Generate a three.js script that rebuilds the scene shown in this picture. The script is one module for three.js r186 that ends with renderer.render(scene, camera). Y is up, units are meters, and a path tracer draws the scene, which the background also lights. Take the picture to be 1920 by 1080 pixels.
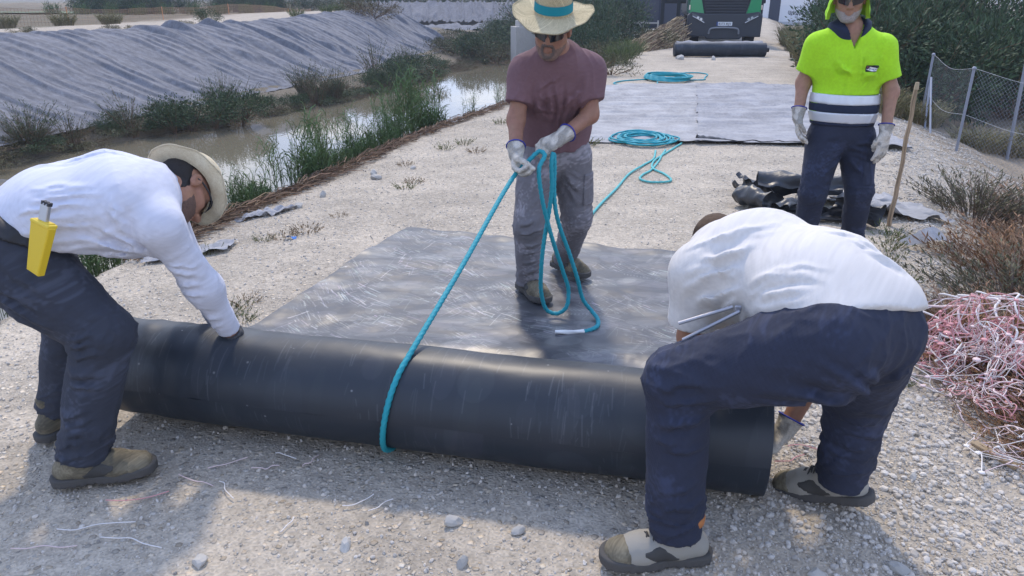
import * as THREE from 'three';
import { mergeGeometries, mergeVertices } from 'three/addons/utils/BufferGeometryUtils.js';
import { RoundedBoxGeometry } from 'three/addons/geometries/RoundedBoxGeometry.js';
import { createNoise3D, createNoise2D } from 'simplex-noise';

// ---------------------------------------------------------------- camera, sky, sun, exposure
const scene = new THREE.Scene();
const camera = new THREE.PerspectiveCamera(42.46, 16 / 9, 0.05, 900);
camera.position.set(0, 1.6, 0);
camera.rotation.set(-21.41 * Math.PI / 180, 0, 0);
const renderer = new THREE.WebGLRenderer({ antialias: true });
renderer.toneMapping = THREE.LinearToneMapping;
renderer.toneMappingExposure = 0.97;
renderer.shadowMap.enabled = true;

function mulberry(a) { return () => { a |= 0; a = a + 0x6D2B79F5 | 0; let t = Math.imul(a ^ a >>> 15, 1 | a); t = t + Math.imul(t ^ t >>> 7, 61 | t) ^ t; return ((t ^ t >>> 14) >>> 0) / 4294967296; }; }
const n3 = createNoise3D(mulberry(11)), n2 = createNoise2D(mulberry(12));
const clamp = (x, a = 0, b = 1) => x < a ? a : x > b ? b : x, mix = (a, b, t) => a + (b - a) * t, sstep = (a, b, x) => { const t = clamp((x - a) / (b - a)); return t * t * (3 - 2 * t); };
const fbm2 = (x, y, o = 4) => { let s = 0, a = 0.5; for (let i = 0; i < o; i++) { s += a * n2(x, y); x *= 2.03; y *= 2.03; a *= 0.5; } return s; };
const fbm3 = (x, y, z, o = 4) => { let s = 0, a = 0.5; for (let i = 0; i < o; i++) { s += a * n3(x, y, z); x *= 2.03; y *= 2.03; z *= 2.03; a *= 0.5; } return s; };

const sunDir = new THREE.Vector3(-0.06, Math.sin(0.9), -Math.cos(0.9)).normalize();
{
  const W = 1024, H = 512, d = new Float32Array(W * H * 4);
  for (let r = 0; r < H; r++) for (let c = 0; c < W; c++) {
    const up = ((r + 0.5) / H - 0.5) * Math.PI, ro = ((c + 0.5) / W - 0.5) * 2 * Math.PI, y = Math.sin(up), x = Math.cos(ro) * Math.cos(up), z = Math.sin(ro) * Math.cos(up);
    const cs = x * sunDir.x + y * sunDir.y + z * sunDir.z, h = Math.pow(clamp(y), 0.45);
    const glow = 0.5 * Math.pow(clamp(cs * 0.5 + 0.5), 10);
    let col = [mix(1.02, 0.15, h) + glow, mix(1.14, 0.34, h) + glow, mix(1.34, 0.86, h) + glow];
    if (y > 0.0) {
      const k = 1.1 / (y + 0.12), f = fbm2(x * k + 3.1, z * k - 1.7, 6), a = sstep(0.02, 0.4, f) * sstep(0, 0.05, y) * 0.85, b = 1.3 + 0.25 * fbm2(x * k * 1.7 + 9, z * k * 1.7, 3);
      col = col.map((v, i) => mix(v, b * [1, 1.01, 1.04][i], a));
    } else col = [0.42, 0.41, 0.40];
    const i = (r * W + c) * 4; d[i] = col[0] * 1.4; d[i + 1] = col[1] * 1.4; d[i + 2] = col[2] * 1.4; d[i + 3] = 1;
  }
  const t = new THREE.DataTexture(d, W, H, THREE.RGBAFormat, THREE.FloatType);
  t.mapping = THREE.EquirectangularReflectionMapping; t.magFilter = t.minFilter = THREE.LinearFilter; t.needsUpdate = true;
  scene.background = t; scene.environment = t; scene.backgroundIntensity = 1.0; scene.environmentIntensity = 1.0;
}
const sun = new THREE.DirectionalLight(0xfff0da, 2.85);
sun.position.copy(sunDir).multiplyScalar(60); sun.castShadow = true; sun.shadow.radius = 8;
Object.assign(sun.shadow.camera, { left: -30, right: 30, top: 40, bottom: -40, near: 1, far: 160 }); sun.shadow.mapSize.set(4096, 4096);
scene.add(sun, sun.target);
scene.fog = new THREE.FogExp2(0xc9d4e6, 0.0012);

// ---------------------------------------------------------------- helpers
const V = (x, y, z) => new THREE.Vector3(x, y, z);
const taken = new Map();
const numbered = (n) => { const k = taken.get(n) ?? 0; taken.set(n, k + 1); return k ? n + '_' + String(k).padStart(3, '0') : n; };
const shade = (o) => { o.traverse((m) => { if (m.isMesh) { m.castShadow = true; m.receiveShadow = true; } }); return o; };
function tag(o, label, category, group, kind) { o.userData.label = label; o.userData.category = category; if (group) o.userData.group = group; if (kind) o.userData.kind = kind; return o; }
function thing(name, label, category, pos = [0, 0, 0], turn = 0, group) { const g = new THREE.Group(); g.name = numbered(name); g.position.set(...pos); g.rotation.y = turn; tag(g, label, category, group); scene.add(g); return g; }
function part(name, geo, mat, parent) { const m = new THREE.Mesh(geo, mat); m.name = name; m.castShadow = m.receiveShadow = true; parent.add(m); return m; }
function solo(name, geo, mat, label, category, group, pos) { const m = new THREE.Mesh(geo, mat); m.name = numbered(name); m.castShadow = m.receiveShadow = true; if (pos) m.position.set(...pos); tag(m, label, category, group); scene.add(m); return m; }
function structure(name, geo, mat) { const m = new THREE.Mesh(geo, mat); m.name = numbered(name); m.castShadow = m.receiveShadow = true; m.userData.kind = 'structure'; scene.add(m); return m; }
function copyOf(o, label, pos, turn = 0, sc = 1) { const c = o.clone(); c.name = numbered(o.name.replace(/_\d{3}$/, '')); c.userData = { ...o.userData }; if (label) c.userData.label = label; if (pos) c.position.set(...pos); c.rotation.y = turn; if (Array.isArray(sc)) c.scale.set(...sc); else c.scale.setScalar(sc); scene.add(c); return c; }
const rgb = (r, g, b) => new THREE.Color().setRGB(r, g, b);
const std = (c, roughness = 0.8, o = {}) => new THREE.MeshStandardMaterial({ color: Array.isArray(c) ? rgb(...c) : c, roughness, ...o });
const phys = (c, roughness = 0.8, o = {}) => new THREE.MeshPhysicalMaterial({ color: Array.isArray(c) ? rgb(...c) : c, roughness, ...o });
function interp(tab, z) { let i = 0; while (i < tab.length - 2 && z < tab[i + 1][0]) i++; const [z0, a] = tab[i], [z1, b] = tab[i + 1], t = clamp((z - z0) / (z1 - z0)); return a + (b - a) * t; }
// a texture from f(u, v) -> [r, g, b] (0..1, sRGB if srgb) or a number, tiling
function tex(w, h, f, srgb, rep) {
  const d = new Uint8Array(w * h * 4);
  for (let y = 0; y < h; y++) for (let x = 0; x < w; x++) { const c = f(x, y), i = (y * w + x) * 4; if (typeof c === 'number') d[i] = d[i + 1] = d[i + 2] = clamp(c) * 255; else { d[i] = clamp(c[0]) * 255; d[i + 1] = clamp(c[1]) * 255; d[i + 2] = clamp(c[2]) * 255; } d[i + 3] = 255; }
  const t = new THREE.DataTexture(d, w, h); t.wrapS = t.wrapT = THREE.RepeatWrapping; t.magFilter = THREE.LinearFilter; t.minFilter = THREE.LinearMipmapLinearFilter; t.generateMipmaps = true;
  if (srgb) t.colorSpace = THREE.SRGBColorSpace; if (rep) t.repeat.set(...rep); t.needsUpdate = true; return t;
}
// tiling noise on a torus-like lattice
function tileNoise(seed, per) { const r = mulberry(seed), g = new Float32Array(per * per).map(() => r()); return (u, v) => { const x = u * per, y = v * per, x0 = Math.floor(x), y0 = Math.floor(y), fx = x - x0, fy = y - y0, sx = fx * fx * (3 - 2 * fx), sy = fy * fy * (3 - 2 * fy), q = (i, j) => g[(((j % per) + per) % per) * per + ((i % per) + per) % per]; return mix(mix(q(x0, y0), q(x0 + 1, y0), sx), mix(q(x0, y0 + 1), q(x0 + 1, y0 + 1), sx), sy); }; }
function gridGeo(nu, nv, f, uvf, colf) { // f(i/nu, j/nv) -> [x,y,z]
  const p = [], uv = [], idx = [], col = [];
  for (let j = 0; j <= nv; j++) for (let i = 0; i <= nu; i++) { const a = f(i / nu, j / nv); p.push(a[0], a[1], a[2]); const q = uvf ? uvf(i / nu, j / nv, a) : [a[0], a[2]]; uv.push(q[0], q[1]); if (colf) col.push(...colf(i / nu, j / nv, a)); }
  for (let j = 0; j < nv; j++) for (let i = 0; i < nu; i++) { const a = j * (nu + 1) + i, b = a + 1, c = a + nu + 1, d = c + 1; idx.push(a, c, b, b, c, d); }
  const g = new THREE.BufferGeometry(); g.setAttribute('position', new THREE.Float32BufferAttribute(p, 3)); g.setAttribute('uv', new THREE.Float32BufferAttribute(uv, 2)); if (colf) g.setAttribute('color', new THREE.Float32BufferAttribute(col, 3)); g.setIndex(idx); g.computeVertexNormals(); return g;
}
function box(w, h, d, x = 0, y = 0, z = 0, r = 0) { const g = r ? new RoundedBoxGeometry(w, h, d, 2, r) : new THREE.BoxGeometry(w, h, d); g.translate(x, y, z); return r ? g : g; }
const plain = (g) => { const q = g.index ? g.toNonIndexed() : g; for (const k of Object.keys(q.attributes)) if (!['position', 'normal', 'uv'].includes(k)) q.deleteAttribute(k); return q; };
const join = (list) => mergeGeometries(list.map(plain));
function bar(a, b, r, seg = 6, r2 = r) { const A = V(...a), B = V(...b), L = A.distanceTo(B), g = new THREE.CylinderGeometry(r2, r, L, seg); g.translate(0, L / 2, 0); g.applyQuaternion(new THREE.Quaternion().setFromUnitVectors(V(0, 1, 0), B.clone().sub(A).normalize())); g.translate(...a); return g; }
// ---------------------------------------------------------------- terrain
const XL = [[6, -3.4], [-3.7, -2.8], [-4.4, -2.55], [-5.55, -2.24], [-7.27, -1.69], [-9.64, -1.1], [-12.2, -0.09], [-18.4, 2.16], [-25, 3.95], [-38.8, 7.4], [-56, 12.4], [-110, 28]];
const XN = [[6, -4.7], [-5.65, -4.1], [-8.67, -3.45], [-11.5, -2.5], [-15.3, -1.45], [-20, 0.2], [-31, 3.1], [-38, 4.6], [-56, 9.6], [-110, 25]];
const XF = [[6, -9.9], [-12.7, -8.7], [-14.7, -7.9], [-17.2, -6.5], [-21.7, -4.3], [-31, -1.9], [-38, -0.2], [-44, 3.0], [-56, 7.4], [-110, 22]];
const XB = [[6, -12], [-13.3, -9.25], [-15.8, -8.6], [-19.9, -7.4], [-23.1, -6.4], [-27.6, -5.2], [-37.5, -3.7], [-46, -3.2], [-56, -2], [-110, 8]];
const YT = [[6, 0.95], [-13, 0.93], [-18, 0.79], [-22, 0.73], [-28, 0.8], [-34, 0.96], [-40, 1.08], [-43, 1.05], [-47, -0.3], [-60, -0.3], [-110, 0.1]];
const XR = [[6, 2.0], [-2, 1.72], [-2.4, 1.75], [-3.1, 1.98], [-3.9, 2.35], [-5.7, 3.15], [-7.8, 4.1], [-10.5, 5.0], [-15.9, 6.1], [-21.7, 7.7], [-31.4, 10.3], [-56, 18], [-110, 34]];
const smooth = (tab) => (z) => { let s = 0; for (let k = -2; k <= 2; k++) s += interp(tab, z + k * 0.5) * [1, 2, 3, 2, 1][k + 2]; return s / 9; };
const xl = smooth(XL), xn = smooth(XN), xf = smooth(XF), xb = smooth(XB), yt = smooth(YT), xr = smooth(XR), WATER = -1.1;
const groundY = (x, z) => {
  const l = xl(z), r = xr(z), wob = 0.012 * fbm2(x * 1.3, z * 1.3, 3) + 0.02 * n2(x * 0.35 + 4, z * 0.35);
  let y;
  if (x > l && x < r) { const e = Math.min(x - l, r - x); y = wob - 0.03 * sstep(0.5, 0, e) * (1 + 0.5 * n2(x * 3, z * 3)); }
  else if (x >= r) { const t = x - r; y = wob - 0.03 - 0.62 * sstep(0, 2.6, t) + 0.05 * sstep(0.1, 1, t) * fbm2(x * 1.7, z * 1.7, 4) + 0.25 * sstep(4, 9, t) * n2(x * 0.2, z * 0.2); }
  else {
    const N = xn(z), F = Math.min(xf(z), N - 0.4), B = Math.min(xb(z), F - 0.3), T = B - 3.6, top = yt(z);
    if (x > N) { const t = (l - x) / (l - N); y = mix(-0.03, WATER - 0.02, Math.pow(t, 1.25)) + 0.04 * fbm2(x * 2, z * 2, 3); }
    else if (x > F) { const t = (x - F) / (N - F); y = WATER - 0.05 - 0.9 * Math.sin(Math.PI * t); }
    else if (x > B) { const t = (F - x) / (F - B); y = mix(WATER - 0.02, -0.8, sstep(0, 0.9, t)) + 0.06 * fbm2(x * 2, z * 2, 3); }
    else if (x > T) { const t = (B - x) / 3.6; y = mix(-0.8, top, sstep(-0.15, 1.02, t)); }
    else { const t = T - x; y = mix(top, Math.max(top, 0.9), sstep(1.5, 5, t)) - 0.05 - 0.03 * Math.min(t, 9) + 0.04 * n2(x * 0.6, z * 0.6); }
  }
  return y;
};
const pebbleTile = (() => { // pale crushed limestone: height and tint of a 1.6 m square
  const S = 1024, hgt = new Float32Array(S * S), tone = new Float32Array(S * S), hue = new Float32Array(S * S), r = mulberry(5), a = tileNoise(1, 8), b = tileNoise(2, 64), c = tileNoise(3, 256);
  for (let y = 0; y < S; y++) for (let x = 0; x < S; x++) { const u = x / S, v = y / S; hgt[y * S + x] = 0.2 * a(u, v) + 0.16 * b(u, v) + 0.16 * c(u, v); tone[y * S + x] = 0.7 + 0.09 * (a(u, v) - 0.5) + 0.1 * (b(u, v) - 0.5) + 0.14 * (c(u, v) - 0.5); hue[y * S + x] = 0.5; }
  for (let k = 0; k < 7000; k++) {
    const big = Math.pow(r(), 3.5), R = 1.3 + big * 7, cx = r() * S, cy = r() * S, an = r() * 3.14, el = 0.6 + r() * 0.4, ca = Math.cos(an), sa = Math.sin(an), tn = 0.62 + r() * 0.26, hh = r(), ht = 0.3 + 0.045 * R;
    for (let dy = -Math.ceil(R); dy <= R; dy++) for (let dx = -Math.ceil(R); dx <= R; dx++) {
      const ex = (dx * ca + dy * sa) / R, ey = (-dx * sa + dy * ca) / (R * el), q = ex * ex * ex * ex + ey * ey * ey * ey * 0.7 + 0.3 * (ex * ex + ey * ey); if (q > 1) continue;
      const i = ((Math.floor(cy + dy) % S + S) % S) * S + (Math.floor(cx + dx) % S + S) % S, H = ht * Math.sqrt(1 - q) + 0.12 * ex;
      if (H > hgt[i]) { hgt[i] = H; tone[i] = tn; hue[i] = hh; }
    }
  }
  return { S, hgt, tone, hue };
})();
const gravelMap = tex(1024, 1024, (x, y) => { const i = y * 1024 + x, t = pebbleTile.tone[i], h = pebbleTile.hue[i] - 0.5; return [t * (1.0 + 0.05 * h), t * 0.965, t * (0.9 - 0.07 * h)]; }, true);
const gravelBump = tex(1024, 1024, (x, y) => pebbleTile.hgt[y * 1024 + x]);
const groundMat = new THREE.MeshStandardMaterial({ map: gravelMap, bumpMap: gravelBump, bumpScale: 0.018, roughness: 0.95, vertexColors: true });
{
  // rows along z, denser near the camera; columns at the breaks of the cross-section
  const zs = []; for (let z = 6; z > -150;) { zs.push(z); const d = Math.abs(z) < 1 ? 0.12 : Math.abs(z); z -= z > 0 ? 0.5 : clamp(0.022 * d + 0.02, 0.05, 3); } zs.push(-150, -260, -420);
  const N = 190, p = [], uv = [], col = [], idx = [];
  const seg = (a, b, n) => Array.from({ length: n }, (_, i) => a + (b - a) * i / n);
  for (const z of zs) {
    const l = xl(z), r = xr(z), nn = xn(z), F = Math.min(xf(z), nn - 0.4), B = Math.min(xb(z), F - 0.3), T = B - 3.6;
    const xs = [...seg(-400, T - 14, 6), ...seg(T - 14, T, 14), ...seg(T, B, 6), ...seg(B, F, 8), ...seg(F, nn, 8), ...seg(nn, l, 16), ...seg(l, r, 84), ...seg(r, r + 3, 30), ...seg(r + 3, r + 14, 13), ...seg(r + 14, 400, 4), 400];
    while (xs.length < N) xs.push(400 + xs.length);
    for (let i = 0; i < N; i++) {
      const x = xs[i], y = groundY(x, z); p.push(x, y, z); uv.push(x / 1.6, z / 1.6);
      // matter: dry soil and litter beside the road, silt by the water, stained patches on the gravel
      const pat = fbm2(x * 0.9, z * 0.9, 4), pat2 = fbm2(x * 0.22 + 7, z * 0.22, 3);
      let c = [0.85, 0.8, 0.745]; const k = 1 + 0.13 * pat + 0.1 * pat2; c = c.map((v) => v * k);
      const soil = x > r ? sstep(0.1, 1.0, x - r + 0.7 * pat) * 0.7 : x < l ? sstep(0.05, 0.5, l - x + 0.3 * pat) * 0.85 : 0;
      const dirt = [0.36, 0.30, 0.23], silt = [0.30, 0.27, 0.22];
      if (x < T) { const road = sstep(8.5, 6.5, T - x + pat); c = [0, 1, 2].map((q) => mix([0.33, 0.31, 0.24][q], [0.82, 0.76, 0.70][q], road)); }
      else if (x < F) c = silt.map((v) => v * k);
      else if (x < nn + 0.3) c = silt.map((v) => v * 0.8);
      else c = c.map((v, q) => mix(v, dirt[q] * k, soil));
      col.push(...c);
    }
  }
  for (let j = 0; j < zs.length - 1; j++) for (let i = 0; i < N - 1; i++) { const a = j * N + i, b = a + 1, c = a + N, d = c + 1; idx.push(a, b, c, b, d, c); }
  const g = new THREE.BufferGeometry(); g.setAttribute('position', new THREE.Float32BufferAttribute(p, 3)); g.setAttribute('uv', new THREE.Float32BufferAttribute(uv, 2)); g.setAttribute('color', new THREE.Float32BufferAttribute(col, 3)); g.setIndex(idx); g.computeVertexNormals();
  structure('ground', g, groundMat);
}
// river water: muddy, still, mirrors the sky
{
  const zs = []; for (let z = 6; z >= -100; z -= 1) zs.push(z);
  const g = gridGeo(6, zs.length - 1, (u, v) => { const z = zs[Math.round(v * (zs.length - 1))], a = xf(z) - 0.7, b = xn(z) + 0.5; return [mix(Math.min(a, b - 0.4), b, u), WATER, z]; });
  const rip = [tileNoise(31, 12), tileNoise(32, 40)];
  const m = phys([0.17, 0.15, 0.105], 0.04, { ior: 1.45, bumpMap: tex(256, 256, (x, y) => 0.6 * rip[0](x / 256, y / 256) + 0.4 * rip[1](x / 256, y / 256), false, [0.5, 0.2]), bumpScale: 0.0012 });
  structure('river_water', g, m);
}
// geotextile liners: grey felt draped down the far bank, folded along the slope
const felt = (() => { const a = tileNoise(41, 24), b = tileNoise(42, 128); return tex(512, 512, (x, y) => { const k = 0.45 + 0.1 * (a(x / 512, y / 512) - 0.5) + 0.08 * (b(x / 512, y / 512) - 0.5); return [k, k, k * 1.02]; }, true); })();
const feltMat = std([0.86, 0.88, 0.94], 0.92, { map: felt });
function liner(z0, z1, nu, nv) {
  return gridGeo(nu, nv, (u, v) => {
    const z = mix(z0, z1, u), B = xb(z), T = B - 3.6, top = yt(z), t = v * 1.24 - 0.12; // t<0 lies on the bank foot, t>1 on the crest
    let x = B - 3.6 * t, y = t < 0 ? -0.8 + t * 0.25 : t > 1 ? top - 0.03 : mix(-0.8, top, sstep(-0.15, 1.02, t));
    const zz = z - 0.35 * t, ph = zz * 0.78 + 0.55 * fbm2(zz * 0.22, t * 0.7 + 2, 2) + 0.12 * n2(zz * 0.9, t * 1.6), id = Math.floor(ph), q = ph - id, am = 0.25 + 0.75 * Math.abs(Math.sin(id * 12.9898 + 3 * n2(t * 0.6, id * 3.1))), saw = (q < 0.86 ? Math.pow(q / 0.86, 1.8) : Math.pow((1 - q) / 0.14, 1.1));
    const p2 = zz * 2.3 + 0.8 * fbm2(zz * 0.5 + 4, t * 1.1, 2), i2 = Math.floor(p2), q2 = p2 - i2, a2 = Math.abs(Math.sin(i2 * 78.233 + 2 * n2(t, i2 * 1.7))), saw2 = q2 < 0.75 ? q2 / 0.75 : (1 - q2) / 0.25;
    const env = sstep(-0.12, 0.1, t) * sstep(1.1, 0.93, t);
    y += 0.03 + env * (0.25 * (0.25 + 0.75 * sstep(-0.5, 0.5, n2(zz * 0.13, 7 + t * 0.4))) * am * am * saw * (0.55 + 0.6 * n2(zz * 0.3 + 40, t * 1.3)) + 0.075 * a2 * saw2) + 0.012 * n2(zz * 3, t * 3) + 0.02 * env * Math.pow(1 - Math.abs(n2(zz * 1.1 + 3 * t, t * 2.2 + 30)), 8) + 0.025 * ((((zz % 5.6) + 5.6) % 5.6) < 0.5 ? 1 : 0);
    x += env * 0.05 * am * saw;
    return [x, y, z + 0.03 * env * n2(zz * 2, t * 2)];
  }, (u, v) => [mix(z0, z1, u) / 2, v * 4.4 / 2]);
}
solo('geotextile_liner', liner(-6, -43.5, 900, 36), feltMat, 'long grey geotextile liner with slanting folds draped down the far river bank', 'geotextile');
solo('geotextile_liner', gridGeo(160, 24, (u, v) => { const x = mix(-13, 0.4, u), t = v, w = x * 1.3 + t * 1.6, f = Math.pow(1 - Math.abs(n2(w, t * 0.5)), 3), f2 = fbm2(w * 2.5, t * 2, 3); return [x + 0.9 * t + 0.1 * f2, mix(-0.1, 1.22, t) + 0.22 * f + 0.1 * f2 * (1 - t), -58 - 3.4 * t - 0.1 * x]; }, (u, v) => [u * 6, v * 2]), feltMat, 'small pale liner on the distant slope where the river bends away', 'geotextile');
solo('geotextile_liner', gridGeo(110, 10, (u, v) => { const x = mix(-9.5, 1.2, u), f = fbm2(x * 1.4, v * 1.5, 3); return [x, -0.42 + 0.5 * v * (0.6 + 0.6 * n2(x * 0.35, 2)) * Math.sin(v * 2.4) + 0.16 * f, -53 - v * 2.2 + 0.3 * n2(x * 0.5, 5)]; }, (u, v) => [u * 5, v]), feltMat, 'crumpled strip of grey liner lying at the foot of the distant slope', 'geotextile');
// bank of earth behind the distant liner
structure('distant_bank', gridGeo(60, 8, (u, v) => { const x = mix(-60, 9, u); return [x, mix(-0.4, 1.15, sstep(0, 0.5, v)) + 0.12 * fbm2(x * 0.6, v * 3, 3), mix(-57.5, -72, v) - 0.1 * x]; }, (u, v) => [u * 30, v * 6], () => [0.4, 0.36, 0.3]), groundMat);
// ---------------------------------------------------------------- figures: distance fields meshed with surface nets
const sub = (a, b) => [a[0] - b[0], a[1] - b[1], a[2] - b[2]], add = (a, b, s = 1) => [a[0] + b[0] * s, a[1] + b[1] * s, a[2] + b[2] * s], dot = (a, b) => a[0] * b[0] + a[1] * b[1] + a[2] * b[2];
const nrm = (a) => { const l = Math.hypot(...a) || 1; return [a[0] / l, a[1] / l, a[2] / l]; }, crs = (a, b) => [a[1] * b[2] - a[2] * b[1], a[2] * b[0] - a[0] * b[2], a[0] * b[1] - a[1] * b[0]], lerp3 = (a, b, t) => [mix(a[0], b[0], t), mix(a[1], b[1], t), mix(a[2], b[2], t)];
const smin = (a, b, k) => { const h = Math.max(k - Math.abs(a - b), 0) / k; return Math.min(a, b) - h * h * k * 0.25; };
const cap = (a, b, ra, rb, o = {}) => ({ a, b, ra, rb, ...o }); // o: side, k (widening along side), clip [[point, normal], ...]
function field(prims, K) {
  const P = prims.map((p) => ({ ...p, ab: sub(p.b, p.a), l2: Math.max(1e-9, dot(sub(p.b, p.a), sub(p.b, p.a))), sq: p.side ? 1 - 1 / p.k : 0, kk: p.kk ?? K }));
  return (x, y, z) => {
    let d = 1e3;
    for (const p of P) {
      let dx = x - p.a[0], dy = y - p.a[1], dz = z - p.a[2]; const t = clamp((dx * p.ab[0] + dy * p.ab[1] + dz * p.ab[2]) / p.l2);
      dx -= t * p.ab[0]; dy -= t * p.ab[1]; dz -= t * p.ab[2];
      if (p.sq) { const s = (dx * p.side[0] + dy * p.side[1] + dz * p.side[2]) * p.sq; dx -= p.side[0] * s; dy -= p.side[1] * s; dz -= p.side[2] * s; }
      let q = Math.sqrt(dx * dx + dy * dy + dz * dz) - (p.ra + t * (p.rb - p.ra));
      if (p.clip) for (const [o, n] of p.clip) q = Math.max(q, (x - o[0]) * n[0] + (y - o[1]) * n[1] + (z - o[2]) * n[2]);
      d = smin(d, q, p.kk);
    }
    return d;
  };
}
function boundsOf(prims, pad) { const lo = [1e9, 1e9, 1e9], hi = [-1e9, -1e9, -1e9]; for (const p of prims) for (const [c, r] of [[p.a, p.ra], [p.b, p.rb]]) for (let i = 0; i < 3; i++) { const R = r * (p.k ?? 1) + pad; lo[i] = Math.min(lo[i], c[i] - R); hi[i] = Math.max(hi[i], c[i] + R); } return [lo, hi]; }
function meshField(f, [lo, hi], cell, uvScale = 1, colf) {
  const B = 6, n = [0, 1, 2].map((i) => Math.ceil(Math.ceil((hi[i] - lo[i]) / cell) / B) * B + 1), [nx, ny, nz] = n, val = new Float32Array(nx * ny * nz), at = (i, j, k) => (k * ny + j) * nx + i, half = cell * B * 0.5 * 1.7321;
  for (let bk = 0; bk < nz; bk += B) for (let bj = 0; bj < ny; bj += B) for (let bi = 0; bi < nx; bi += B) {
    const c = f(lo[0] + (bi + B / 2) * cell, lo[1] + (bj + B / 2) * cell, lo[2] + (bk + B / 2) * cell), far = Math.abs(c) > half * 1.25 + 0.02;
    for (let k = bk; k < Math.min(bk + B, nz); k++) for (let j = bj; j < Math.min(bj + B, ny); j++) for (let i = bi; i < Math.min(bi + B, nx); i++) val[at(i, j, k)] = far ? c : f(lo[0] + i * cell, lo[1] + j * cell, lo[2] + k * cell);
  }
  const vi = new Int32Array(nx * ny * nz).fill(-1), pos = [], idx = [];
  for (let k = 0; k < nz - 1; k++) for (let j = 0; j < ny - 1; j++) for (let i = 0; i < nx - 1; i++) {
    let m = 0; const q = []; for (let c = 0; c < 8; c++) { const v = val[at(i + (c & 1), j + (c >> 1 & 1), k + (c >> 2))]; q.push(v); if (v < 0) m |= 1 << c; }
    if (m === 0 || m === 255) continue;
    let sx = 0, sy = 0, sz = 0, s = 0;
    for (let c = 0; c < 8; c++) for (const b of [1, 2, 4]) if (!(c & b)) { const e = c | b; if ((m >> c & 1) !== (m >> e & 1)) { const t = q[c] / (q[c] - q[e]); sx += (c & 1) + (b === 1 ? t : 0); sy += (c >> 1 & 1) + (b === 2 ? t : 0); sz += (c >> 2) + (b === 4 ? t : 0); s++; } }
    vi[at(i, j, k)] = pos.length / 3; pos.push(lo[0] + (i + sx / s) * cell, lo[1] + (j + sy / s) * cell, lo[2] + (k + sz / s) * cell);
  }
  for (let k = 1; k < nz - 1; k++) for (let j = 1; j < ny - 1; j++) for (let i = 1; i < nx - 1; i++) {
    const a = val[at(i, j, k)] < 0;
    for (let ax = 0; ax < 3; ax++) {
      const b = val[at(i + (ax === 0), j + (ax === 1), k + (ax === 2))] < 0; if (a === b) continue;
      const Q = ax === 0 ? [at(i, j - 1, k - 1), at(i, j, k - 1), at(i, j, k), at(i, j - 1, k)] : ax === 1 ? [at(i - 1, j, k - 1), at(i - 1, j, k), at(i, j, k), at(i, j, k - 1)] : [at(i - 1, j - 1, k), at(i, j - 1, k), at(i, j, k), at(i - 1, j, k)];
      const v = Q.map((w) => vi[w]); if (v.some((w) => w < 0)) continue;
      if (a) idx.push(v[0], v[1], v[2], v[0], v[2], v[3]); else idx.push(v[0], v[2], v[1], v[0], v[3], v[2]);
    }
  }
  const g = new THREE.BufferGeometry(), uv = [];
  for (let i = 0; i < pos.length; i += 3) uv.push((pos[i] * 0.83 + pos[i + 2] * 0.62) * uvScale, (pos[i + 1] + pos[i + 2] * 0.3) * uvScale);
  g.setAttribute('position', new THREE.Float32BufferAttribute(pos, 3)); g.setAttribute('uv', new THREE.Float32BufferAttribute(uv, 2));
  if (colf) { const c = []; for (let i = 0; i < pos.length; i += 3) c.push(...colf(pos[i], pos[i + 1], pos[i + 2])); g.setAttribute('color', new THREE.Float32BufferAttribute(c, 3)); }
  g.setIndex(idx); g.computeVertexNormals(); return g;
}
const garment = (prims, K, cell, fold, colf, pad = 0.03) => { const F = field(prims, K); return meshField(fold ? (x, y, z) => { const d = F(x, y, z); return d > 0.06 || d < -0.06 ? d : d + fold(x, y, z); } : F, boundsOf(prims, pad), cell, 1, colf); };
// ridged folds stretched along a direction
const folds = (amp, freq, dir, stretch = 5, seed = 0) => (x, y, z) => { const s = (x * dir[0] + y * dir[1] + z * dir[2]) * (1 - 1 / stretch); const X = (x - dir[0] * s) * freq * 0.6 + seed, Y = (y - dir[1] * s) * freq * 0.6, Z = (z - dir[2] * s) * freq * 0.6, w = 0.5 * n3(X * 0.5, Y * 0.5, Z * 0.5 + 7), r = 1 - Math.abs(n3(X + w, Y - w, Z + w)), r2 = 1 - Math.abs(n3(X * 2.1 + 5, Y * 2.1, Z * 2.1 - w)); const e = Math.pow(r, 6), e2 = Math.pow(r2, 8), ga = sstep(-0.45, 0.55, n3(X * 0.45 + 9, Y * 0.45, Z * 0.45)); return amp * (0.7 - 0.9 * r * r * ga - 1.1 * e * ga - 0.7 * e2 * sstep(-0.3, 0.5, n3(X * 0.7 - 4, Y * 0.7, Z * 0.7 + 8))); };

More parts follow.
